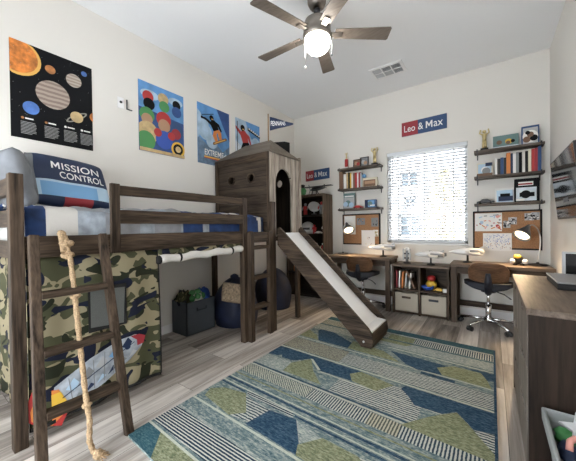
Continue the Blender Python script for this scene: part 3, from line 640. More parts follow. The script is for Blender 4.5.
# ------------------------------------------------------------------ under the bed
bn = thing('fabric_bin', 'slate grey fabric storage bin under the bed holding folded blankets', 'bin', (-2.77,2.01,0))
b = MB(); bx0, bx1, by0, by1, bh = -2.905, -2.64, 1.82, 2.20, .355
for lo, hi in (((bx0,by0,0),(bx1,by0+.012,bh)), ((bx0,by1-.012,0),(bx1,by1,bh)), ((bx0,by0,0),(bx0+.012,by1,bh)), ((bx1-.012,by0,0),(bx1,by1,bh)), ((bx0,by0,0),(bx1,by1,.012))): b.box(lo, hi)
b.build('bin_body', 'binf', bn)
MB().box((bx1+.0005,1.95,.245), (bx1+.007,2.08,.258)).box((bx1+.0005,1.95,.245), (bx1+.007,1.962,.28)).box((bx1+.0005,2.068,.245), (bx1+.007,2.08,.28)).build('handle', 'binrim', bn)
one(MB().blob((-2.79,1.90,.365), .105, (1.0,.8,.85), .5, 4, 3, n=28), 'crumpled_blanket', 'camo', 'crumpled camouflage blanket at the near side of the slate bin', 'blanket')
pl = thing('soccer_plush', 'soft white toy ball with dark green patches on top of the slate bin', 'plush toy', (-2.72,2.0,.28))
bc_ = V((-2.725,1.995,.375)); MB().blob(bc_, .088, (.85,1.1,.95), .18, 3, 5, n=28).build('ball_body', 'offwhite', pl)
for k, d in enumerate(((1,-.25,.35),(.6,-.85,.1),(.5,.1,.95),(.75,.7,.25),(.2,-.6,.85))):
    d = V(d).normalized(); MB().blob(bc_+V((d.x*.070,d.y*.086,d.z*.074)), .034, (1,1,1), .3, 4, k, n=14).build('patch', 'green', pl)
one(MB().blob((-2.755,2.115,.375), .10, (.95,.75,.8), .5, 4, 8, n=28), 'crumpled_blanket', 'blue', 'royal blue crumpled blanket at the far side of the slate bin', 'blanket')
def beanbag(c, r, h, seed, label):
    t = thing('bean_bag', label, 'bean bag', (c[0],c[1],0), 'navy bean bags')
    q = MB(); nz, na = 20, 40
    def fn(i, j):
        a = 2*math.pi*i; z = h*j
        k = (1-(abs(j-.28)/.72)**2.1 if j > .28 else 1-((.28-j)/.28)**2*.14)
        rad = r*max(.02, max(0, k)**.55)*(1+.07*noise.noise(V((math.cos(a)*1.6, math.sin(a)*1.6, j*2+seed)))+.035*math.sin(a*6+seed)*j)
        return (c[0]+rad*math.cos(a), c[1]+rad*math.sin(a), z+.0+.012*noise.noise(V((math.cos(a)*3, math.sin(a)*3, j*5+seed))))
    q.grid(lambda i, j: (lambda p: (p[0], p[1], max(.002, p[2])))(fn(i, j)), na, nz); q.build('bag', 'beanbag', t, weld=True)
    q = MB(); q.blob((c[0]-.02,c[1],h-.01), .045, (1.3,1.1,.8), .4, 5, seed, n=14); q.build('gathered_top', 'beanbag', t)
    return t
beanbag((-2.555,2.46), .265, .56, 1, 'navy blue bean bag with a tan cushion on it under the bed')
beanbag((-2.62,3.27), .27, .57, 4, 'navy blue bean bag under the play tower, farther from the slate bin')
one(Pil((-2.39,2.26,.415), (.45,.85,-.25), (-.35,.38,.85), .27, .23, .08).mb(), 'cushion', 'cush', 'small tan fuzzy cushion lying on the nearer bean bag', 'cushion', weld=True)

# ------------------------------------------------------------------ posters and left wall
PX = XL+.004
def lposter(y0, y1, z0, z1, base): return Panel((PX,y0,z0), Y3, Z3, y1-y0, z1-z0, .004, base)
p = lposter(.537,1.076,1.862,2.597,'space'); w, h = p.w, p.h
p.disc(.045,.615,.140,'sunrim'); p.disc(.04,.62,.125,'sun')
p.disc(.242,.597,.034,'mars'); p.disc(.402,.572,.056,'jup2'); p.disc(.478,.662,.022,'planetb'); p.disc(.258,.395,.112,'jup'); p.disc(.118,.245,.050,'planetb')
for ra, rb, m in ((.092,.024,'ring'),(.076,.014,'space')):
    p.poly([(p_[0]*math.cos(.62)-p_[1]*math.sin(.62)+.418, p_[0]*math.sin(.62)+p_[1]*math.cos(.62)+.262) for p_ in circ((0,0), ra, 28, ry=rb)], m)
p.disc(.418,.264,.047,'sat'); p.disc(.56,.30,.045,'sun')
rg = random.Random(5)
for k in range(50):
    a, b_ = rg.random()*w, .15+rg.random()*.55; p.rect(a, b_, a+.0025, b_+.0025, 'lgrey')
for k, x in enumerate((.05,.19,.315,.43)):
    p.disc(x+.012,.150,.009,('mars','mars','paper','paper')[k]); p.rect(x+.026,.145,x+.075,.155,'paper')
    for j in range(9): p.rect(x, .118-j*.011, x+.095-(.03 if j == 8 else .01*rg.random()), .1225-j*.011, 'ptext')
tag(p.build('poster'), 'dark solar system poster with sun and planets, nearest on the left wall', 'poster', 'wall posters')
# generic colourful stand-in poster
p = lposter(1.49,2.012,1.965,2.685,'pdeep'); w, h = p.w, p.h
p.poly([(0,.45),(w,.40),(w,h),(0,h)], 'psky'); p.disc(.12,.60,.10,'pcloud',.05); p.disc(.42,.62,.09,'pcloud',.045)
for a, b_, r, m in ((.10,.575,.060,'red'),(.11,.50,.062,'space'),(.27,.605,.062,'sat'),(.28,.525,.060,'green'),(.43,.59,.05,'space'),(.43,.51,.06,'pdeep'),(.085,.38,.080,'green'),(.085,.335,.06,'skin1'),(.41,.30,.10,'signblue'),(.42,.26,.06,'signred'),(.09,.20,.115,'sat'),(.07,.11,.10,'green'),(.27,.38,.085,'red'),(.275,.315,.07,'skin1'),(.275,.16,.10,'blue'),(.20,.225,.045,'red'),(.36,.22,.045,'red'),(.44,.09,.085,'yellow'),(.44,.09,.062,'space'),(.44,.09,.035,'sat')):
    p.disc(a, b_, r, m)
p.rect(0,0,w,.035,'sat')
tag(p.build('poster'), 'bright poster of overlapping red, green, blue and yellow round shapes, second along the left wall', 'poster', 'wall posters')
def boarder(p, cx, cy, s, jacket, pants, ang):
    def q(a, b_): return (cx+s*(a*math.cos(ang)-b_*math.sin(ang)), cy+s*(a*math.sin(ang)+b_*math.cos(ang)))
    p.poly([q(-.30,-.40),(q(-.34,-.36)),q(-.30,-.31),q(.30,-.31),q(.34,-.36),q(.30,-.40)], 'brown'); p.line(q(-.26,-.355), q(.26,-.355), .03*s, 'sunrim')
    p.poly([q(-.19,-.32),q(-.22,-.12),q(-.10,.03),q(.04,-.02),q(-.06,-.14),q(-.08,-.32)], pants); p.poly([q(.10,-.32),q(.17,-.12),q(.10,.04),q(-.06,.03),q(.02,-.10),q(.0,-.32)], pants)
    p.poly([q(-.12,.0),q(-.16,.24),q(-.08,.33),q(.06,.32),q(.12,.2),q(.11,.0)], jacket)
    p.poly([q(-.10,.30),q(-.26,.46),q(-.36,.50),q(-.38,.45),q(-.28,.38),q(-.15,.20)], jacket); p.disc(*q(-.39,.49), .045*s, 'space')
    p.poly([q(.05,.30),q(.20,.16),q(.22,-.08),q(.16,-.09),q(.12,.10),q(.04,.2)], jacket)
    p.disc(*q(-.02,.40), .085*s, 'space'); p.rect(*[v for v in (q(-.03,.37)[0]-.01*s, q(-.03,.37)[1]-.02*s, q(-.03,.37)[0]+.06*s, q(-.03,.37)[1]+.015*s)], 'sunrim')
p = lposter(2.203,2.722,1.965,2.708,'psky'); w, h = p.w, p.h
p.poly([(0,.0),(w,0),(w,.30),(.40,.20),(.30,.28),(.18,.22),(0,.34)], 'pmtn'); p.poly([(0,.30),(.12,.45),(.05,.62),(0,.66)], 'pcloud'); p.disc(.12,.40,.10,'pcloud'); p.disc(.10,.50,.07,'pcloud'); p.disc(.22,.30,.09,'pcloud'); p.poly([(.30,.743),(w,.743),(w,.36),(.42,.52)], 'pdeep'); p.poly([(.25,.0),(.45,.18),(w,.10),(w,0)], 'psnow')
p.line((.06,.60),(.25,.66),.008,'space')
boarder(p, .29, .46, .40, 'space', 'orange', .45)
p.text('EXTRE', .10,.115,.195,.072,'paper',.01); p.mb.bigM(p.at(.305,.115,.0004*p.k), p.u, p.v, .055, .072, p.mi('paper')); p.text('E', .373,.115,.032,.072,'paper',.01); p.rect(.09,.075,.43,.102,'sunrim'); p.rect(.09,.072,.43,.082,'red')
tag(p.build('poster'), 'blue snowboard poster with rider in orange trousers and the word EXTREME', 'poster', 'wall posters')
p = lposter(2.842,3.352,1.965,2.712,'pcloud'); w, h = p.w, p.h
p.poly([(.20,h),(w,h),(w,.30),(.30,.55)], 'psky'); p.poly([(0,0),(w,0),(w,.40),(.25,.30),(0,.42)], 'psnow'); p.disc(.42,.45,.10,'pcloud')
boarder(p, .20, .43, .52, 'red', 'space', .25); p.line((.03,.10),(.03,.70),.012,'space')
p.poly([(.24,.665),(w,.60),(w,.56),(.24,.62)], 'space'); 
for k in range(6): p.line((.26+.042*k,.652-.011*k), (.288+.042*k,.645-.011*k), .022, 'paper')
tag(p.build('poster'), 'snowboard poster with a rider in a red jacket, partly behind the tower roof', 'poster', 'wall posters')
sw = thing('wall_outlet', 'small white wall plate with a thin bracket between two posters on the left wall', 'wall outlet', (XL,1.35,2.33))
bx((XL,1.288,2.325), (XL+.008,1.348,2.432)).build('cover_plate', 'white', sw, bev=.003)
MB().cyl((XL+.008,1.318,2.385), (XL+.014,1.318,2.385), .012, 14).build('socket', 'black', sw)
MB().box((XL,1.372,2.335), (XL+.012,1.378,2.425)).box((XL,1.372,2.332), (XL+.012,1.425,2.339)).build('bracket', 'darkmetal', sw)

# ------------------------------------------------------------------ back wall signs
def sign(x0, x1, zl, zr, hh, label, split):
    u = V((x1-x0, 0, zr-zl)); p = Panel((x0, YB-.012, zl), u, Z3, u.length, hh, .012, 'signblue'); p.rect(0,0,split,hh,'signred')
    t = thing('name_sign', label, 'sign', (x0, YB, zl), 'name signs')
    p.build('sign_board', t)
    q = MB(); W = u.length
    q.text('Leo', p.at(W*.06, hh*.27, .003), p.u, p.v, W*.255, hh*.48, bold=.004); q.text('&', p.at(W*.385, hh*.27, .003), p.u, p.v, W*.115, hh*.48, bold=.004); q.bigM(p.at(W*.555, hh*.27, .003), p.u, p.v, W*.145, hh*.48); q.text('ax', p.at(W*.725, hh*.265, .003), p.u, p.v, W*.195, hh*.36, bold=.004); q.build('lettering', 'signwhite', t)
sign(-1.045,-.473,2.435,2.447,.195,'red and blue name sign reading Leo & Max above the window',.215)
sign(-2.678,-2.213,1.962,1.975,.178,'red and blue name sign reading Leo & Max above the bookcase',.165)

# ------------------------------------------------------------------ bookcase in the corner
BC = (-2.895,-2.155,4.0,4.3)
bc = thing('bookcase', 'tall brown bookcase in the far corner beside the tower', 'bookcase', (-2.52,4.15,0))
for lo, hi in (((BC[0],4.0,0),(BC[0]+.03,4.3,1.69)), ((BC[1]-.03,4.0,0),(BC[1],4.3,1.69))): bx(lo, hi).build('side_panel', 'case', bc, bev=.002)
bx((BC[0]+.03,4.0,1.655), (BC[1]-.03,4.3,1.69)).build('top_panel', 'case', bc)
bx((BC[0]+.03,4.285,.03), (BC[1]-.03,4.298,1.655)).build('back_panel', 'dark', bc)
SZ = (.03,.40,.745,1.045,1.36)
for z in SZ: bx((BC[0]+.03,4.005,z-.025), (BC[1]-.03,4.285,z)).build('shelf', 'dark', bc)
def robot(name, x, y, z, h, m1, m2, label, cat='toy figure', grp='toys in the bookcase'):
    t = thing(name, label, cat, (x,y,z), grp); s = h
    q = MB().cbox((x,y,z+s*.58),(s*.34,s*.2,s*.32)); q.build('torso', m1, t, bev=s*.03)
    q = MB().ball((x,y,z+s*.87), s*.12); q.build('head', m2, t)
    for sg in (-1,1):
        MB().tube([(x+sg*s*.2,y,z+s*.7),(x+sg*s*.27,y-.01,z+s*.52),(x+sg*s*.22,y-s*.14,z+s*.42)], s*.05).build('arm', m2, t)
        MB().box((x+sg*s*.09-s*.06,y-s*.09,z),(x+sg*s*.09+s*.06,y+s*.07,z+s*.42)).build('leg', m1, t, bev=s*.02)
    return t
def helmet(x, y, z, r, m, label):
    t = thing('toy_helmet', label, 'toy helmet', (x,y,z), 'toys in the bookcase')
    MB().lathe([(r*.9,0),(r,.2*r),(r*1.02,.6*r),(r*.93,1.1*r),(r*.7,1.5*r),(r*.3,1.72*r),(1e-6,1.75*r)], (x,y,z), 24).build('shell', m, t)
    MB().tube([(x+r*1.02*math.sin(a),y-r*1.02*math.cos(a),z+.75*r) for a in [-.8+.2*i for i in range(9)]], r*.15).build('visor', 'black', t)
def toycar(name, x, y, z, L, m, label, grp, rz=0, cat='toy car'):
    t = thing(name, label, cat, (x,y,z), grp); w, h = L*.45, L*.3
    MB().plate([(-L/2,h*.2),(L/2,h*.2),(L/2,h*.55),(L*.28,h*.6),(L*.14,h),(-L*.2,h),(-L*.33,h*.62),(-L/2,h*.5)], [], (x,y+w/2,z), X3, Z3, w).build('car_body', m, t, bev=L*.02)
    for sx in (-1,1):
        for sy in (-1,1): MB().cyl((x+sx*L*.3,y+sy*w*.38,z+h*.22),(x+sx*L*.3,y+sy*w*.52,z+h*.22),h*.22,14).build('wheel','matteblack',t)
    return t
robot('toy_robot',-2.56,4.10,1.36,.20,'red','grey','red toy figure at the left of the top shelf in the bookcase')
t = thing('toy_dish', 'pale tilted toy radar dish in the middle of the top bookcase shelf', 'toy', (-2.40,4.1,1.36), 'toys in the bookcase')
MB().lathe([(.0001,0),(.05,.012),(.09,.04),(.10,.06),(.092,.058),(.05,.02),(.0001,.008)],(-2.40,4.1,1.46),24,0,Euler((math.radians(60),0,.7)).to_matrix()).build('dish','lgrey',t)
MB().lathe([(.05,0),(.045,.012),(.012,.02),(.010,.11)],(-2.40,4.11,1.36),16).build('stand','grey',t)
robot('toy_robot',-2.25,4.10,1.36,.21,'grey','red','grey and red toy figure at the right of the top bookcase shelf')
helmet(-2.53,4.12,1.045,.115,'lgrey','white toy helmet at the left of the second bookcase shelf')
robot('toy_robot',-2.385,4.09,1.045,.15,'red','red','small red toy figure beside the toy helmet')
toycar('toy_car',-2.29,4.07,1.045,.13,'offwhite','white toy car in front on the second bookcase shelf','toys in the bookcase')
robot('toy_robot',-2.225,4.17,1.045,.19,'signred','offwhite','dark red and white toy figure at the right of the second bookcase shelf')
for k, (x, m, mm, lb) in enumerate(((-2.46,'grey','offwhite','grey toy figure at the left of the third bookcase shelf'),(-2.35,'offwhite','grey','white toy figure in the middle of the third bookcase shelf'),(-2.235,'red','offwhite','red and white toy figure at the right of the third bookcase shelf'))):
    robot('toy_robot', x, 4.10, .745, .15, m, mm, lb)
robot('toy_robot',-2.60,4.10,.745,.16,'signblue','lgrey','blue toy figure in the third bookcase shelf seen just above the slide')
for x, m, lb in ((-2.72,'orange','orange toy box on the lower bookcase shelf'),(-2.55,'brown','brown toy box on the lower bookcase shelf')):
    one(bx((x-.06,4.05,.40),(x+.06,4.2,.53)), 'toy_box', m, lb, 'box', 'toys in the bookcase', bev=.004)
t = thing('toy_dinosaur', 'green toy with a black top standing on the bookcase beside the tower post', 'toy', (-2.60,4.08,1.69))
MB().blob((-2.60,4.08,1.755), .06, (1.1,.8,1.1), .25, 3, 2, n=18).build('toy_body','green',t); MB().blob((-2.60,4.06,1.845), .042, (1.3,.8,.7), .2, 3, 5, n=16).build('toy_head','black',t)
for sg in (-1,1): MB().cyl((-2.60+sg*.03,4.06,1.69),(-2.60+sg*.03,4.06,1.74),.02,10).build('toy_leg','green',t)
t = thing('model_airplane', 'dark model airplane with a long thin wing on top of the bookcase', 'model airplane', (-2.37,4.12,1.69))
MB().tube([(-2.46,4.12,1.775),(-2.42,4.12,1.785),(-2.33,4.12,1.785),(-2.20,4.14,1.795)], [.012,.03,.03,.008], 12).build('fuselage','black',t)
MB().cbox((-2.36,4.10,1.82),(.60,.085,.010)).build('wing','darkmetal',t,bev=.003); MB().cbox((-2.22,4.14,1.825),(.012,.012,.06)).cbox((-2.22,4.14,1.80),(.02,.15,.006)).build('tail','darkmetal',t)
MB().cyl((-2.45,4.12,1.69),(-2.42,4.12,1.77),.008,8).cyl((-2.33,4.08,1.69),(-2.36,4.11,1.77),.008,8).cyl((-2.33,4.16,1.69),(-2.36,4.13,1.77),.008,8).build('landing_gear','black',t)
q = MB()
for a in (0,2.1,4.2): q.cbox((-2.475,4.12+.045*math.cos(a),1.775+.045*math.sin(a)),(.006,.016,.10),0,Euler((a-1.57,0,0)).to_matrix())
q.build('propeller','grey',t)

# ------------------------------------------------------------------ desks and cube storage
def desk(x0, x1, y0, y1, z, label):
    t = thing('desk', label, 'desk', ((x0+x1)/2,(y0+y1)/2,0), 'matching desks')
    bx((x0,y0,z-.035),(x1,y1,z)).build('desktop','desk',t,bev=.004)
    for x in (x0+.01,x1-.07):
        for y in (y0+.02,y1-.07): bx((x,y,0),(x+.06,y+.05,z-.035)).build('leg','deskz',t,bev=.003)
    bx((x0+.07,y0+.03,z-.115),(x1-.07,y0+.05,z-.035)).build('apron','wx',t); bx((x0+.07,y1-.06,.13),(x1-.07,y1-.035,.20)).build('stretcher','wx',t)
    for x in (x0+.025,x1-.055): bx((x,y0+.07,z-.10),(x+.03,y1-.07,z-.035)).build('side_apron','deskz',t)
desk(-2.06,-1.105,3.875,4.298,.725,'dark wood desk on the left between bookcase and cube storage')
desk(-.405,.525,3.865,4.298,.700,'dark wood desk on the right under the corkboard, behind the dresser')
cs = thing('cube_storage', 'low four-cube dark wood storage unit under the window', 'shelf unit', (-.745,4.1,0))
A, B = -1.085,-.418
for x in (A, (A+B)/2-.012, B-.025): bx((x,3.91,.0),(x+.025,4.295,.62)).build('upright','wz',cs)
bx((A-.005,3.905,.62),(B+.005,4.297,.648)).build('top_panel','desk',cs,bev=.003)
for z in (.03,.325): bx((A+.025,3.915,z-.02),((A+B)/2-.012,4.29,z)).build('shelf','wx',cs); bx(((A+B)/2+.013,3.915,z-.02),(B-.025,4.29,z)).build('shelf','wx',cs)
bx((A+.025,4.283,.03),(B-.025,4.295,.62)).build('back_panel','wx',cs)
for k, (x0, x1, lb) in enumerate(((A+.032,(A+B)/2-.02,'beige fabric bin in the lower left cube of the storage unit'),((A+B)/2+.022,B-.032,'beige fabric bin in the lower right cube of the storage unit'))):
    t = thing('storage_bin', lb, 'bin', ((x0+x1)/2,4.09,.03), 'beige cube bins'); q = MB(); zt = .272
    for lo, hi in (((x0,3.925,.031),(x1,3.937,zt)),((x0,4.265,.031),(x1,4.277,zt)),((x0,3.937,.031),(x0+.01,4.265,zt)),((x1-.01,3.937,.031),(x1,4.265,zt)),((x0,3.925,.031),(x1,4.277,.04))): q.box(lo, hi)
    q.build('bin_body','binb',t,bev=.002); cx = (x0+x1)/2
    MB().cbox((cx,3.922,.215),(.11,.006,.028)).build('handle','binrim' if k else 'deskz',t,bev=.004)
def book(name, x, y, z, w, d, h, m, label, grp, tilt=0):
    q = MB(); T = Matrix.Translation((x,y,z)) @ Euler((0,tilt,0)).to_matrix().to_4x4()
    q.box((0,0,0),(w*.16,d,h),0,T).box((w*.84,0,0),(w,d,h),0,T).box((w*.16,0,0),(w*.84,w*.12,h),0,T).box((w*.16,w*.12,.004),(w*.84,d-.004,h-.004),1,T)
    q.rect if False else None
    return one(q, name, [m,'cream'], label, 'book', grp)
ORD = ['first','second','third','fourth','fifth','sixth','seventh','eighth','ninth','tenth','eleventh','twelfth','thirteenth','fourteenth','fifteenth','sixteenth']
x = A+.035
for k, (w, h, m, cn, tl) in enumerate(((.016,.235,'signred','red',0),(.018,.225,'paper','white',.03),(.02,.22,'orange','orange',.05),(.018,.20,'lgrey','grey',.08),(.022,.205,'offwhite','cream',.12))):
    book('book', x, 3.97, .326, w, .17, h, m, f'{cn} book, {ORD[k]} from the left in the upper left storage cube', 'books in the storage cube', tl); x += w+.014+.004*k
book('book', x+.018, 3.97, .328, .022,.17,.24,'brown','brown book leaning at a steep angle in the upper left storage cube','books in the storage cube',-.42)
# toys in the right cube
cx = -.64
one(MB().lathe([(.035,0),(.07,.03),(.075,.055),(.068,.055),(.03,.01)],(-.665,4.0,.326),24), 'toy_bowl','blue','blue plastic bowl in the upper right storage cube','toy','cube toys')
one(MB().blob((-.640,4.09,.385), .060, (1.1,.8,1.0), .12, 2, 3, n=20), 'toy_bucket','yellow','yellow round toy behind the blue bowl in the storage cube','toy','cube toys')
one(MB().lathe([(.045,0),(.052,.025),(.042,.05),(.02,.062),(1e-6,.064)],(-.638,4.09,.443),20), 'toy_dome','red','red rounded toy on top of the yellow toy in the storage cube','toy','cube toys')
t = toycar('toy_truck',-.535,4.0,.326,.13,'yellow','yellow toy truck at the right of the storage cube','cube toys',0,'toy truck')
one(MB().lathe([(.03,0),(.034,.02),(.03,.04),(1e-6,.042)],(-.464,3.965,.326),16), 'toy_cup','white','small white toy cup at the right edge of the upper right storage cube','toy','cube toys')

# ------------------------------------------------------------------ office chairs
def children(o): return [c for c in bpy.data.objects if c.parent == o]
def copy_tree(o, par=None):
    c = o.copy(); C.objects.link(c)
    if par is not None: c.parent = par
    for ch in children(o): copy_tree(ch, c)
    return c
ch = thing('office_chair', 'brown bentwood swivel chair with chrome base at the right desk', 'chair', (0,0,0), 'swivel chairs')
q = MB()
def shell(i, j):
    a = (i-.5)*1.75; z = .535+.215*j; hw = 1-.22*max(0, j-.55)**2*4*abs(2*i-1)**2
    k = .235*(1+.10*(j-.5)); zz = z-.045*abs(2*i-1)**3*(j-.35)*1.6
    return (k*math.sin(a)*1.0*hw, -.235+.17*(1-math.cos(a))-.03*(j-.3), zz)
q.grid(shell, 28, 10); q.build('backrest','shellwood',ch,solid=.012)
def seat(i, j):
    a = 2*math.pi*i; r = .225*min(1, j*1.0)
    x, y = r*math.cos(a)*1.03, r*math.sin(a)
    return (x, y, .475+.020*(1-(j)**4)-.02*(1-j)**2+.03*abs(x/.23)**2)
q = MB(); q.grid(seat, 36, 8); q.build('seat','matteblack',ch,solid=.035,weld=True)
q = MB(); q.grid(lambda i, j: (.235*math.sin((i-.5)*1.9), -.225+.16*(1-math.cos((i-.5)*1.9))+.02*j, .445+.085*j+.045*abs(2*i-1)**2*(1-j)), 24, 4); q.build('lower_back_pad','padn',ch,solid=.02)
MB().tube([(0,-.02,.43),(0,-.16,.425),(0,-.235,.47),(0,-.262,.56),(0,-.262,.64)],[.032,.034,.036,.034,.022],10).build('back_bracket','padn',ch)
MB().cyl((0,0,.40),(0,0,.445),.07,16).build('seat_mount','black',ch)
MB().cyl((0,0,.10),(0,0,.26),.028,16).cyl((0,0,.26),(0,0,.41),.016,14).build('gas_lift','chrome',ch)
MB().tube([(.05,-.02,.42),(.14,-.06,.40),(.20,-.09,.36)],[.006,.006,.008],8).build('lever','black',ch)
MB().cyl((0,0,.065),(0,0,.115),.04,18).build('hub','chrome',ch)
for k in range(5):
    a = 2*math.pi*k/5+math.radians(163); d = V((math.cos(a),math.sin(a),0))
    arm = MB().tube([d*.03+Z3*.095,d*.15+Z3*.085,d*.285+Z3*.062],[.018,.015,.011],10).build('base_arm','chrome',ch)
    cb = MB(); s = V((-d.y,d.x,0))
    for sg in (-1,1): cb.cyl(d*.285+s*(sg*.008)+Z3*.026, d*.285+s*(sg*.026)+Z3*.026, .026, 16)
    cb.cyl(d*.285+Z3*.03, d*.285+Z3*.066, .009, 8); cb.build('caster','black',arm)
ch.location = (-.03,3.90,0)
c2 = copy_tree(ch); c2['label'] = 'brown bentwood swivel chair with chrome base at the left desk'; c2.location = (-1.50,3.93,0); c2.rotation_euler = (0,0,.10)

# ------------------------------------------------------------------ floating shelves and their things
def shelves(x0, x1, zs, side):
    for k, z in enumerate(zs):
        t = thing('floating_shelf', f'{("top","middle","bottom")[k]} floating wood shelf of the stack to the {side} of the window', 'shelf', ((x0+x1)/2,4.22,z-.03), 'floating shelves')
        bx((x0,4.145,z-.028),(x1,4.312,z)).build('board','shelf',t,bev=.002)
        for x in (x0+.025,x1-.035):
            MB().box((x,4.15,z-.034),(x+.012,4.318,z-.028)).box((x,4.310,z-.09),(x+.012,4.318,z-.03)).box((x,4.139,z-.034),(x+.012,4.145,z+.012)).build('bracket','darkmetal',t)
RZ, LZ = (2.055,1.742,1.412), (2.068,1.748,1.434)
shelves(-.168,.478,RZ,'right'); shelves(-1.985,-1.315,LZ,'left')
def trophy(x, z, h, label, col=None):
    t = thing('trophy', label, 'trophy', (x,4.24,z), 'trophies'); y = 4.24; b = .12*h
    MB().cbox((x,y,z+.06*h),(.30*h,.26*h,.12*h)).build('base','matteblack' if not col else 'offwhite',t,bev=.003)
    if col: MB().lathe([(.10*h,0),(.10*h,.46*h)],(x,y,z+.12*h),14).build('column',col,t); z0, k = z+.58*h, .42*h
    else: z0, k = z+.12*h, .88*h
    q = MB(); q.tube([(x-.06*k,y,z0),(x-.05*k,y,z0+.22*k),(x-.02*k,y,z0+.45*k)],[.055*k,.05*k,.065*k]).tube([(x+.06*k,y,z0),(x+.055*k,y,z0+.22*k),(x+.02*k,y,z0+.45*k)],[.055*k,.05*k,.065*k])
    q.tube([(x,y,z0+.40*k),(x,y,z0+.55*k),(x,y,z0+.70*k),(x,y,z0+.78*k)],[.085*k,.085*k,.11*k,.04*k],12).ball((x,y,z0+.86*k),.085*k)
    q.tube([(x-.09*k,y,z0+.72*k),(x-.20*k,y,z0+.80*k),(x-.16*k,y,z0+.98*k)],.035*k).tube([(x+.09*k,y,z0+.72*k),(x+.20*k,y,z0+.80*k),(x+.16*k,y,z0+.98*k)],.035*k)
    q.build('figure','gold',t)
trophy(-.065,RZ[0],.27,'gold figure trophy at the left end of the top right shelf')
trophy(-1.872,LZ[0],.265,'trophy with a red column at the left end of the top left shelf','red')
trophy(-1.42,LZ[0],.27,'gold figure trophy at the right end of the top left shelf')
def leanpic(name, x0, x1, z, h, base, label, cat, grp, th=.018, y=4.25, lean=.10, tilt=0, art=(), frame=None):
    p = Panel((x0,y-.0,z), (1,0,tilt), (0,lean,1), x1-x0, h, th, frame or base)
    if frame: p.rect(.012,.012,x1-x0-.012,h-.012,base)
    for a in art: p.rect(*[v*s for v, s in zip(a[:4], (x1-x0,h,x1-x0,h))], a[4]) if len(a) == 5 else p.disc(a[0]*(x1-x0), a[1]*h, a[2]*h, a[3])
    return tag(p.build(name), label, cat, grp)
leanpic('picture',.02,.262,RZ[0],.165,'teal','teal picture with small dark animals leaning on the top right shelf','picture','pictures on shelves',art=((.25,.5,.16,'brown'),(.62,.5,.2,'yellow'),(.60,.42,.13,'brown'),(.78,.5,.12,'space'),(0,0,1,.2,'psnow'),(.3,.0,.6,.1,'black')),frame='teal')
leanpic('boxed_toy',.286,.44,RZ[0],.215,'lgrey','boxed toy with a blue border at the right end of the top right shelf','box','boxes on shelves',th=.05,y=4.23,lean=0,art=((.5,.45,.32,'paper'),(.3,.3,.16,'brown'),(.7,.35,.16,'space'),(.5,.55,.14,'brown'),(.35,.65,.1,'space'),(0,.9,1,1,'signblue'),(0,0,.06,1,'signblue'),(.94,0,1,1,'signblue')),frame='signblue')
leanpic('photo_box',-.142,.015,RZ[1],.165,'lightblue','small picture box of a white vehicle at the left end of the middle right shelf','box','boxes on shelves',th=.03,y=4.22,lean=0,art=((.5,.5,.22,'paper'),(.6,.4,.25,'grey'),(0,0,1,.25,'brown'),(.55,.75,.98,1,'navy')),frame='cream')
x = .038
for k, (w, h, m, cn) in enumerate(((.022,.20,'paper','white'),(.030,.19,'black','black'),(.030,.20,'signblue','blue'),(.024,.195,'black','black'),(.038,.245,'orange','orange'),(.022,.235,'navy','navy'),(.026,.225,'paper','white'),(.026,.24,'grey','grey'),(.028,.235,'space','black'),(.026,.24,'offwhite','cream'),(.026,.24,'matteblack','black'),(.026,.25,'cream','cream'),(.028,.255,'red','red'),(.026,.26,'signred','dark red'),(.030,.275,'signblue','blue'),(.030,.285,'navy','navy'))):
    if x+w > .462: break
    book('book', x, 4.185, RZ[1], w-.001, .125, h, m, f'{cn} book, {ORD[k]} from the left in the row on the middle right shelf', 'books on the right shelf'); x += w+.0005
toycar('model_car',-.055,4.21,RZ[2],.175,'black','black model car at the left end of the bottom right shelf','models on the right shelf',0,'model car')
leanpic('boxed_model',.038,.215,RZ[2],.175,'lightblue','pale blue model box with a dark car picture on the bottom right shelf','box','boxes on shelves',th=.05,y=4.22,lean=0,art=((.18,.12,.95,.45,'navy'),(.28,.42,.80,.62,'space'),(0,.85,1,1,'paper'),(0,0,.08,1,'paper')),frame='lgrey')
leanpic('boxed_model',.222,.44,RZ[2],.265,'psnow','large dark model box with a dark vehicle on snow on the bottom right shelf','box','boxes on shelves',th=.07,y=4.215,lean=0,art=((0,.62,1,1,'space'),(.15,.70,.75,.86,'paper'),(.15,.73,.72,.80,'signred'),(.45,.32,.17,'space'),(.2,.22,.8,.4,'space'),(.05,.05,.4,.14,'paper'),(.88,0,1,1,'space')),frame='space')
# left stack
leanpic('framed_photo',-1.745,-1.62,LZ[0],.125,'brown','small dark photo frame in front on the top left shelf','picture frame','photo frames',y=4.20,art=((.4,.5,.22,'skin1'),(.65,.4,.2,'red')),frame='matteblack',th=.012)
leanpic('framed_photo',-1.655,-1.52,LZ[0],.155,'grey','black framed photo behind the smaller one on the top left shelf','picture frame','photo frames',y=4.245,art=((.4,.5,.2,'lgrey'),(.65,.4,.18,'skin1')),frame='matteblack',th=.012)
one(bx((-1.965,4.16,LZ[1]),(-1.905,4.30,LZ[1]+.275)), 'book_box','brown','thick dark brown upright case at the left end of the middle left shelf','box','boxes on shelves',bev=.003)
x = -1.898
for k, (w, h, m, cn) in enumerate(((.045,.235,'paper','white'),(.03,.245,'sat','tan'),(.03,.25,'space','black'),(.022,.24,'yellow','yellow'),(.028,.23,'offwhite','cream'),(.03,.235,'brown','brown'),(.034,.235,'red','red'),(.022,.225,'paper','white'),(.028,.235,'signred','dark red'),(.022,.22,'lgrey','grey'))):
    book('book', x, 4.185, LZ[1], w-.001, .125, h, m, f'{cn} book, {ORD[k]} from the left in the row on the middle left shelf', 'books on the left shelf'); x += w+.0005
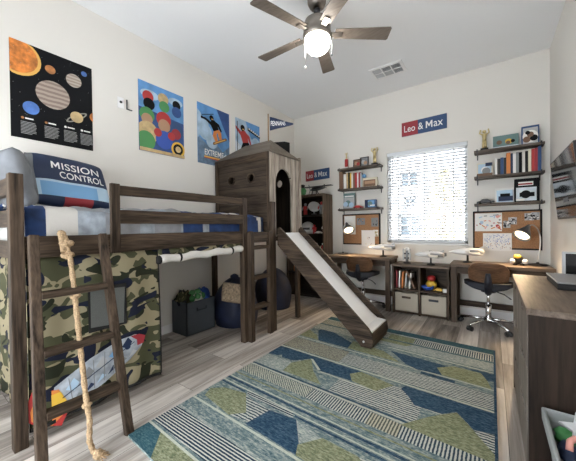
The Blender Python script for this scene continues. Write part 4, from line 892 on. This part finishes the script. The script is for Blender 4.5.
one(MB().ball((-1.575,4.22,LZ[1]+.175), .032,n=18), 'toy_ball','skyblue','small blue ball on top of the box on the middle left shelf','ball')
leanpic('boxed_model',-1.60,-1.378,LZ[1],.142,'brown','cream box with a brown printed panel at the right of the middle left shelf','box','boxes on shelves',th=.05,y=4.215,lean=0,art=((0,.78,1,1,'cream'),(.15,.35,.85,.65,'skin1'),(.9,0,1,1,'cream')),frame='cream')
leanpic('picture',-1.925,-1.735,LZ[2],.25,'lgrey','grey blue picture leaning at the left of the bottom left shelf','picture','pictures on shelves',art=((0,.72,1,1,'teal'),(.1,.76,.9,.84,'paper'),(.4,.35,.2,'teal'),(.7,.25,.16,'lightblue'),(.2,.3,.16,'lightblue')),frame='grey',y=4.22)
toycar('model_car',-1.665,4.20,LZ[2],.15,'red','red and white model car in the middle of the bottom left shelf','models on the left shelf',0,'model car')
leanpic('boxed_model',-1.555,-1.395,LZ[2],.12,'skyblue','blue boxed model at the right of the bottom left shelf','box','boxes on shelves',th=.08,y=4.18,lean=0,art=((.5,.5,.3,'teal'),(0,0,.3,1,'navy'),(.5,.2,.95,.35,'paper')),frame='signblue')

# ------------------------------------------------------------------ corkboards and papers
def board(x0, x1, z0, z1, label):
    t = thing('corkboard', label, 'corkboard', ((x0+x1)/2,YB,z0), 'corkboards')
    bx((x0+.01,YB-.016,z0+.01),(x1-.01,YB-.002,z1-.01)).build('cork','cork',t)
    q = MB()
    for lo, hi in (((x0,YB-.024,z0),(x0+.018,YB,z1)),((x1-.018,YB-.024,z0),(x1,YB,z1)),((x0,YB-.024,z0),(x1,YB,z0+.018)),((x0,YB-.024,z1-.018),(x1,YB,z1))): q.box(lo, hi)
    q.build('frame','matteblack',t)
board(-.19,.470,.855,1.325,'corkboard with drawings above the right desk'); board(-1.975,-1.365,.868,1.352,'corkboard with pinned papers above the left desk, beside the window')
def sheet(x0, x1, z0, z1, label, seed, cols, n, base='paper', cat='drawing', grp='papers on the corkboards', y=YB-.0172, sz=.02):
    if z0 < .86: y = YB-.0255
    p = Panel((x0,y-.0008*(seed%2),z0), X3, Z3, x1-x0, z1-z0, .001, base); rg = random.Random(seed); w, h = p.w, p.h
    for k in range(n):
        a, b_ = w*(.08+.84*rg.random()), h*(.08+.8*rg.random()); m = cols[k % len(cols)]
        if k % 3: p.line((a,b_),(min(w,a+sz*(rg.random()-.3)*2),max(.0,b_+sz*(rg.random()-.5)*2+.001)),sz*.28,m)
        else: p.disc(a,b_,sz*(.2+.3*rg.random()),m)
    q = p.build('drawing' if cat == 'drawing' else 'pinned_photo'); return tag(q, label, cat, grp)
sheet(-.168,.105,1.075,1.298,'white crayon drawing in the upper left of the right corkboard',2,('pink','lightblue','orange','red','grey'),26,sz=.04)
q = Panel((-.085,YB-.0255,.838), X3, Z3, .282, .213, .001, 'paper'); rg = random.Random(8)
for k in range(150):
    a, b_ = .015+.25*rg.random(), .02+.175*rg.random(); m = 'planetb' if b_ > .10 else ('mars' if rg.random() < .7 else 'planetb'); q.line((a,b_),(a+.012*(rg.random()-.5)+.003,b_+.012*(rg.random()-.5)),.0075,m)
tag(q.build('drawing'), 'white sheet covered with blue and orange squiggles hanging over the right corkboard edge', 'drawing', 'papers on the corkboards')
for (a, b, c_, d, lb, sd_) in ((.118,.185,1.115,1.20,'small black and white photo left of the lamp head on the right corkboard',4),(.165,.245,1.155,1.24,'small grey photo near the middle of the right corkboard',5),(.315,.395,1.20,1.285,'small dark photo at the upper right of the right corkboard',6),(.375,.448,1.205,1.292,'small pale photo in the upper right corner of the right corkboard',7)):
    sheet(a,b,c_,d,lb,sd_,('space','grey','paper','black'),16,'lgrey','photo',sz=.03)
sheet(-1.945,-1.755,1.03,1.325,'white sheet behind the lamp at the left of the left corkboard',9,('lgrey',),4)
sheet(-1.655,-1.445,.845,1.095,'pale paper hanging over the lower edge of the left corkboard',11,('cream','skin1','brown'),6,'paper')
sheet(-1.475,-1.395,1.00,1.10,'paper with a bright green print at the right of the left corkboard',12,('leafy',),7,'paper',sz=.05)
sheet(-1.735,-1.60,1.18,1.285,'dark photo at the top middle of the left corkboard',13,('skin1','grey','space'),14,'grey','photo',sz=.03)
sheet(-1.50,-1.395,1.15,1.285,'teal and dark photo at the top right of the left corkboard',14,('teal','space'),10,'grey','photo',sz=.03)

# ------------------------------------------------------------------ desk lamps
def lamp(base, neck, apex, opening, label, E_):
    t = thing('desk_lamp', label, 'lamp', base, 'desk lamps'); bz = V(base)
    MB().lathe([(.085,0),(.085,.010),(.078,.016),(.015,.020),(.012,.035)], bz, 28).build('base','black',t)
    P = [V(p) for p in neck]; D = []
    for i in range(len(P)-1):
        p0, p1, p2, p3 = P[max(0,i-1)], P[i], P[i+1], P[min(len(P)-1,i+2)]
        for k in range(6):
            s = k/6; D.append(.5*((2*p1)+(p2-p0)*s+(2*p0-5*p1+4*p2-p3)*s*s+(3*p1-p0-3*p2+p3)*s**3))
    D.append(P[-1]); MB().tube(D,.0065,8).build('gooseneck','steel',t)
    a, o = V(apex), V(opening); ax_ = (o-a); L = ax_.length; R = ax_.to_track_quat('Z','Y').to_matrix()
    hd = MB().lathe([(.016,-.03),(.022,-.01),(.026,.01),(.052,L*.45),(.080,L*.85),(.085,L),(.082,L),(.075,L*.8),(.02,.02)], a, 28, 0, R, True, False).build('lamp_shade','gunmetal',t)
    MB().ball(a+ax_*.86, .068, n=20, sc=(1,1,.35), R=R).build('bulb','glow',hd)
    ld_ = bpy.data.lights.new('lamp_light','SPOT'); ld_.energy = E_; ld_.color = (1,.72,.42); ld_.spot_size = math.radians(150); ld_.spot_blend = .6; ld_.shadow_soft_size = .04
    lo = bpy.data.objects.new('lamp_light', ld_); C.objects.link(lo); lo.location = o+ax_.normalized()*.012
    lo.rotation_euler = ax_.to_track_quat('-Z','Y').to_euler()
lamp((.415,4.15,.701), [(.415,4.15,.72),(.432,4.16,.85),(.438,4.16,1.0),(.415,4.15,1.10),(.375,4.13,1.145),(.345,4.12,1.14)], (.330,4.12,1.122), (.268,4.045,1.025), 'grey gooseneck desk lamp lit on the right desk', 26)
lamp((-1.905,4.15,.726), [(-1.905,4.15,.745),(-1.912,4.16,.90),(-1.905,4.16,1.10),(-1.87,4.15,1.19),(-1.835,4.14,1.205)], (-1.828,4.135,1.190), (-1.765,4.065,1.09), 'grey gooseneck desk lamp lit on the left desk', 26)

# ------------------------------------------------------------------ models on the desk tops
def ship(x, y, z, s, label, rz=0, wings=True):
    t = thing('model_spaceship', label, 'model spaceship', (x,y,z), 'white model spaceships'); O = V((x,y,z)); Rm = Euler((0,0,rz)).to_matrix(); g = lambda *p: O+Rm@(V(p)*s)
    MB().lathe([(.05*s,0),(.05*s,.012*s),(.012*s,.02*s),(.010*s,.10*s)],O,14).build('stand','black',t)
    MB().tube([g(-.20,0,.125),(g(-.12,0,.13)),g(0,0,.135),g(.10,0,.13),g(.15,0,.125)],[.008*s,.030*s,.046*s,.046*s,.034*s],12).build('fuselage','white',t)
    MB().ball(g(.0,0,.165),.022*s,n=12,sc=(1.5,1,.8)).build('cockpit','black',t)
    for sg in (-1,1):
        MB().add([g(.10,sg*.03,.13),g(-.03,sg*.03,.13),g(.05,sg*.20,.115),g(.13,sg*.20,.115),g(.10,sg*.03,.142),g(-.03,sg*.03,.142),g(.05,sg*.20,.123),g(.13,sg*.20,.123)],[(0,1,2,3),(7,6,5,4),(0,3,7,4),(1,5,6,2),(0,4,5,1),(3,2,6,7)]).build('wing','offwhite',t)
        MB().cyl(g(.02,sg*.07,.135),g(.16,sg*.07,.135),.022*s,12).build('engine','grey',t)
    MB().add([g(.08,-.004,.16),g(.15,-.004,.15),g(.155,-.004,.20),g(.08,.004,.16),g(.15,.004,.15),g(.155,.004,.20)],[(0,1,2),(5,4,3),(0,3,4,1),(1,4,5,2),(2,5,3,0)]).build('tail_fin','lgrey',t)
ship(-1.24,4.03,.726,1.0,'white and black model spaceship on a stand on the left desk',.25)
ship(-.635,4.04,.649,1.0,'white model spaceship on a black stand on the cube storage',-.15)
ship(-.235,4.06,.701,1.0,'white model spaceship on the left end of the right desk',.1)
t = thing('model_station', 'upright grey and white model tower on the cube storage', 'model', (-.93,4.06,.648))
MB().lathe([(.05,0),(.05,.012),(.03,.02)],(-.93,4.06,.648),16).build('base','black',t); MB().cyl((-.93,4.06,.66),(-.93,4.06,.86),.018,12).build('mast','grey',t)
for sg in (-1,1):
    MB().cbox((-.93+sg*.042,4.055,.77),(.016,.05,.15)).build('side_panel','lgrey',t,bev=.003); MB().cbox((-.93+sg*.025,4.055,.78),(.04,.02,.02)).cbox((-.93+sg*.025,4.055,.72),(.04,.02,.02)).build('strut','black',t)
MB().ball((-.93,4.05,.845),.026,n=14).build('cap','white',t)
t = thing('toy_robot', 'small black, white and yellow toy robot on the right desk beside the lamp', 'toy figure', (.25,4.1,.70))
MB().blob((.245,4.08,.755),.05,(1.1,.9,.9),.15,3,2,n=18).build('torso','black',t); MB().blob((.235,4.06,.795),.03,(1.2,.9,.8),.1,3,1,n=14).build('head','yellow',t)
for sg in (-1,1): MB().ball((.245+sg*.055,4.05,.745),.028,n=12).build('arm','white',t); MB().cyl((.245+sg*.03,4.06,.701),(.245+sg*.03,4.06,.73),.022,12).build('leg','black',t)

# ------------------------------------------------------------------ television
tv = thing('television', 'flat black television on the right wall, tilted down above the dresser', 'television', (.46,3.2,1.2))
tu, tn = Y3, V((-.10,0,1)).normalized()
tv0 = V((.508,2.72,1.195))
R_ = Matrix((tu, tn, tu.cross(tn))).transposed(); T_ = Matrix.Translation(tv0) @ R_.to_4x4()   # local x along the wall, y up, z into the wall... 
q = MB(); q.box((0,0,-.0),(.93,.53,.03),0,T_); q.build('casing','black',tv,bev=.004)
q = MB(); zz = -.001 if (R_@V((0,0,-1))).x < 0 else .031
q.add([(.010,.016,zz),(.92,.016,zz),(.92,.52,zz),(.010,.52,zz)],[(0,1,2,3)],0,False,T_); q.build('screen','screen',tv)
MB().box((.49,3.1,1.33),(XR,3.28,1.62)).build('wall_mount','darkmetal',tv)

# ------------------------------------------------------------------ dresser and what stands on it
DX0, DX1, DY0, DY1, DZ = .125, .535, 1.55, 2.575, .80
dr = thing('dresser', 'dark wood dresser with cut-out drawer pulls along the right wall', 'dresser', (.33,2.06,0))
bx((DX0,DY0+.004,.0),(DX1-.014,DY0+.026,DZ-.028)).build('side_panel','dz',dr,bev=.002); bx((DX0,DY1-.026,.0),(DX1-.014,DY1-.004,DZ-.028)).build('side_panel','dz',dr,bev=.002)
bx((DX0-.008,DY0,DZ-.028),(DX1-.012,DY1,DZ)).build('top_panel','dtop',dr,bev=.003)
bx((DX0+.02,DY0+.026,.05),(DX1-.03,DY1-.026,DZ-.03)).build('carcass','dark',dr); bx((DX0+.012,DY0+.026,0),(DX0+.03,DY1-.026,.06)).build('plinth','dz',dr)
for r in range(3):
    for c_ in range(2):
        a = DY0+.032+c_*.484; z0 = .072+r*.233
        o = [(0,0),(.474,0),(.474,.224),(.31,.224),(.295,.196),(.18,.196),(.165,.224),(0,.224)]
        d = MB().plate(o, [], (DX0+.018,a,z0), Y3, Z3, -.018 if False else .018); 
        for p_ in d.v: p_.x -= .020
        dd = d.build('drawer','dfr',dr,bev=.002)
        bx((DX0+.0165,a+.17,z0+.194),(DX0+.0185,a+.305,z0+.226)).build('notch_shade','stone',dd)  # black sheet behind the cut-out, painting the shade in it
t = thing('media_player', 'flat black electronic box with silver top lying on the dresser', 'media player', (.43,2.25,DZ))
bx((.287,2.07,DZ),(.512,2.44,DZ+.034)).build('case','matteblack',t,bev=.003); bx((.285,2.066,DZ+.034),(.514,2.444,DZ+.042)).build('lid','dim',t,bev=.002)
t = thing('digital_display', 'upright silver-edged dark display standing at the back of the dresser', 'display', (.45,2.52,DZ))
bx((.368,2.50,DZ),(.525,2.516,DZ+.175)).build('frame','lgrey',t,bev=.003); bx((.384,2.497,DZ+.014),(.511,2.5005,DZ+.163)).build('picture','screen',t); bx((.41,2.516,DZ),(.44,2.56,DZ+.10)).build('easel_back','black',t)
# toy crate
t = thing('toy_crate', 'pale grey plastic crate full of toys on the floor in front of the dresser', 'crate', (.36,1.3,0))
q = MB(); x0, x1, y0, y1, z1 = .168,.52,1.10,1.528,.41
def ringsec(ins, z): return [(x0+ins,y0+ins,z),(x1-ins,y0+ins,z),(x1-ins,y1-ins,z),(x0+ins,y1-ins,z)]
secs = [ringsec(.04,0),ringsec(.012,z1-.05),ringsec(-.004,z1-.05),ringsec(-.006,z1),ringsec(.006,z1),ringsec(.016,z1-.04),ringsec(.045,.01)]
vs = [p_ for s_ in secs for p_ in s_]; fs = [(j*4+i,j*4+(i+1)%4,(j+1)*4+(i+1)%4,(j+1)*4+i) for j in range(len(secs)-1) for i in range(4)]+[(3,2,1,0),(24,25,26,27)]
q.add(vs,fs); q.build('crate_body','crate',t,bev=.006)
for xx in (.21,.29,.37,.45): bx((xx-.006,1.103,.03),(xx+.006,1.11,.34)).build('rib','crate',t)
for cc, r, sc_, sd_, m, lb, nm in (((.245,1.46,.352),.050,(1.1,.8,.6),1,'green','green soft toy at the back of the toy crate','soft_toy'),((.218,1.372,.345),.042,(.7,1.2,.7),2,'navy','dark blue soft toy at the left of the toy crate','soft_toy'),((.315,1.40,.345),.06,(.8,.9,.6),3,'matteblack','black toy at the right of the toy crate','soft_toy'),((.225,1.27,.335),.055,(.8,1.1,.5),5,'offwhite','cream soft toy near the front left of the toy crate','soft_toy'),((.30,1.30,.34),.055,(1.0,.8,.6),7,'offwhite','white crumpled toy beside the pink hoop in the toy crate','soft_toy'),((.36,1.31,.26),.13,(1.0,1.2,.5),6,'brown','brown toy under the other toys in the toy crate','soft_toy')):
    one(MB().blob(cc,r,sc_,.3,3,sd_,n=20), nm, m, lb, 'toy', 'toys in the crate')
st = []
for i in range(10):
    a = math.pi/2+math.pi*i/5; r = .062 if i % 2 == 0 else .026; st.append((r*math.cos(a), r*math.sin(a)))
one(MB().plate(st, [], (.262,1.455,.392), V((1,.15,.1)).normalized(), V((-.1,.75,.65)).normalized(), .018), 'star_toy','lgrey','pale star-shaped toy on top of the green toy in the crate','toy','toys in the crate',bev=.006)
one(MB().tube([(.215,1.345,.372),(.222,1.38,.385),(.24,1.405,.388),(.262,1.395,.388),(.272,1.365,.38),(.275,1.33,.37)],.010,8), 'toy_hoop','pink','pink curved toy hoop in the middle of the crate','toy','toys in the crate')

# ------------------------------------------------------------------ ceiling fan and vent
fx, fy = -1.155, 2.06
fan = thing('ceiling_fan', 'five-blade ceiling fan with brushed nickel motor and lit round globe', 'ceiling fan', (fx,fy,2.56))
MB().lathe([(.03,2.945),(.060,2.952),(.075,2.985),(.078,3.05),(.080,3.12)],(fx,fy,0),28).build('canopy','bronze',fan)
MB().cyl((fx,fy,2.85),(fx,fy,2.975),.013,14).lathe([(.022,2.90),(.028,2.92),(.022,2.94)],(fx,fy,0),16).build('downrod','darkmetal',fan)
MB().lathe([(.02,2.868),(.06,2.862),(.098,2.835),(.110,2.80),(.112,2.765),(.104,2.745),(.115,2.735),(.118,2.715),(.112,2.70),(.10,2.69)],(fx,fy,0),36).build('motor_housing','bronze',fan)
tip0 = math.degrees(math.atan2(2.42-fy, -.698-fx))
for k in range(5):
    a = math.radians(tip0-2+72*k); R = Euler((math.radians(9),0,a),'XYZ').to_matrix(); R = Euler((0,0,a)).to_matrix() @ Euler((math.radians(-10),0,0)).to_matrix()
    T = Matrix.Translation((fx,fy,2.735)) @ R.to_4x4()
    q = MB(); q.plate([(.145,-.045),(.585,-.062),(.595,-.052),(.595,.052),(.585,.062),(.145,.045)],[],(0,0,-.003),X3,Y3,.007); q.v = [T@p_ for p_ in q.v]; bl_ = q.build('blade','blade',fan)
    q = MB(); q.box((.08,-.022,-.012),(.20,.022,-.004)); q.v = [T@p_ for p_ in q.v]; q.build('blade_iron','bronze',bl_)
MB().lathe([(1e-6,2.572),(.03,2.575),(.065,2.590),(.092,2.618),(.103,2.655),(.102,2.69)],(fx,fy,0),32).build('light_globe','globe',fan)
for dx, dy, z in ((-.105,-.02,2.50),(.10,.06,2.575)):
    pc = MB().cyl((fx+dx,fy+dy,z),(fx+dx,fy+dy,2.71),.0018,6).build('pull_chain','steel',fan)
    MB().lathe([(.002,.0),(.007,.006),(.007,.02),(.002,.03)],(fx+dx,fy+dy,z-.028),12).build('chain_fob','darkmetal' if dx > 0 else 'steel',pc)
vt = thing('ceiling_vent', 'white rectangular air vent with grey grille panels in the ceiling', 'vent', (-1.05,3.68,H))
VX0, VX1, VY0, VY1 = -1.25,-.855,3.53,3.835
holes_ = []
for i in range(3):
    for j in range(2):
        a, b_ = VX0+.03+i*.115, VY0+.04+j*.12; holes_.append([(a,b_),(a+.10,b_),(a+.10,b_+.105),(a,b_+.105)])
MB().plate([(VX0,VY0),(VX1,VY0),(VX1,VY1),(VX0,VY1)], holes_, (0,0,H-.012), X3, Y3, .011).build('frame','trim',vt,bev=.002)
for k, h_ in enumerate(holes_):
    (a, b_), (c_, d) = h_[0], h_[2]; q = MB(); dark = k in (2, 4, 5)
    for s_ in range(7): q.cbox(((a+c_)/2,b_+.0075+s_*.015,H-.006),(c_-a,.011,.0015),0,Euler((math.radians(40 if dark else -25),0,0)).to_matrix())
    q.build('louvre_panel','grey' if dark else 'lgrey',vt)

# ------------------------------------------------------------------ light
w = bpy.data.worlds.new('sky'); bpy.context.scene.world = w; w.use_nodes = True
bg = w.node_tree.nodes['Background']; bg.inputs[0].default_value = (.90,.95,1,1); bg.inputs[1].default_value = SKY
sl_ = bpy.data.lights.new('hazy_sun','SUN'); sl_.energy = SUN; sl_.angle = math.radians(55); sl_.color = (1,.98,.95)
so = bpy.data.objects.new('hazy_sun', sl_); C.objects.link(so); so.location = (0,9,9); so.rotation_euler = (-V((.10,.80,.62))).to_track_quat('-Z','Y').to_euler()
sc = bpy.context.scene
sc.view_settings.view_transform = 'Standard'; sc.view_settings.look = 'None'; sc.view_settings.gamma = 1; sc.view_settings.use_curve_mapping = False
sc.view_settings.exposure = EXPO
sc.cycles.max_bounces = 8; sc.cycles.diffuse_bounces = 5; sc.cycles.sample_clamp_indirect = 6
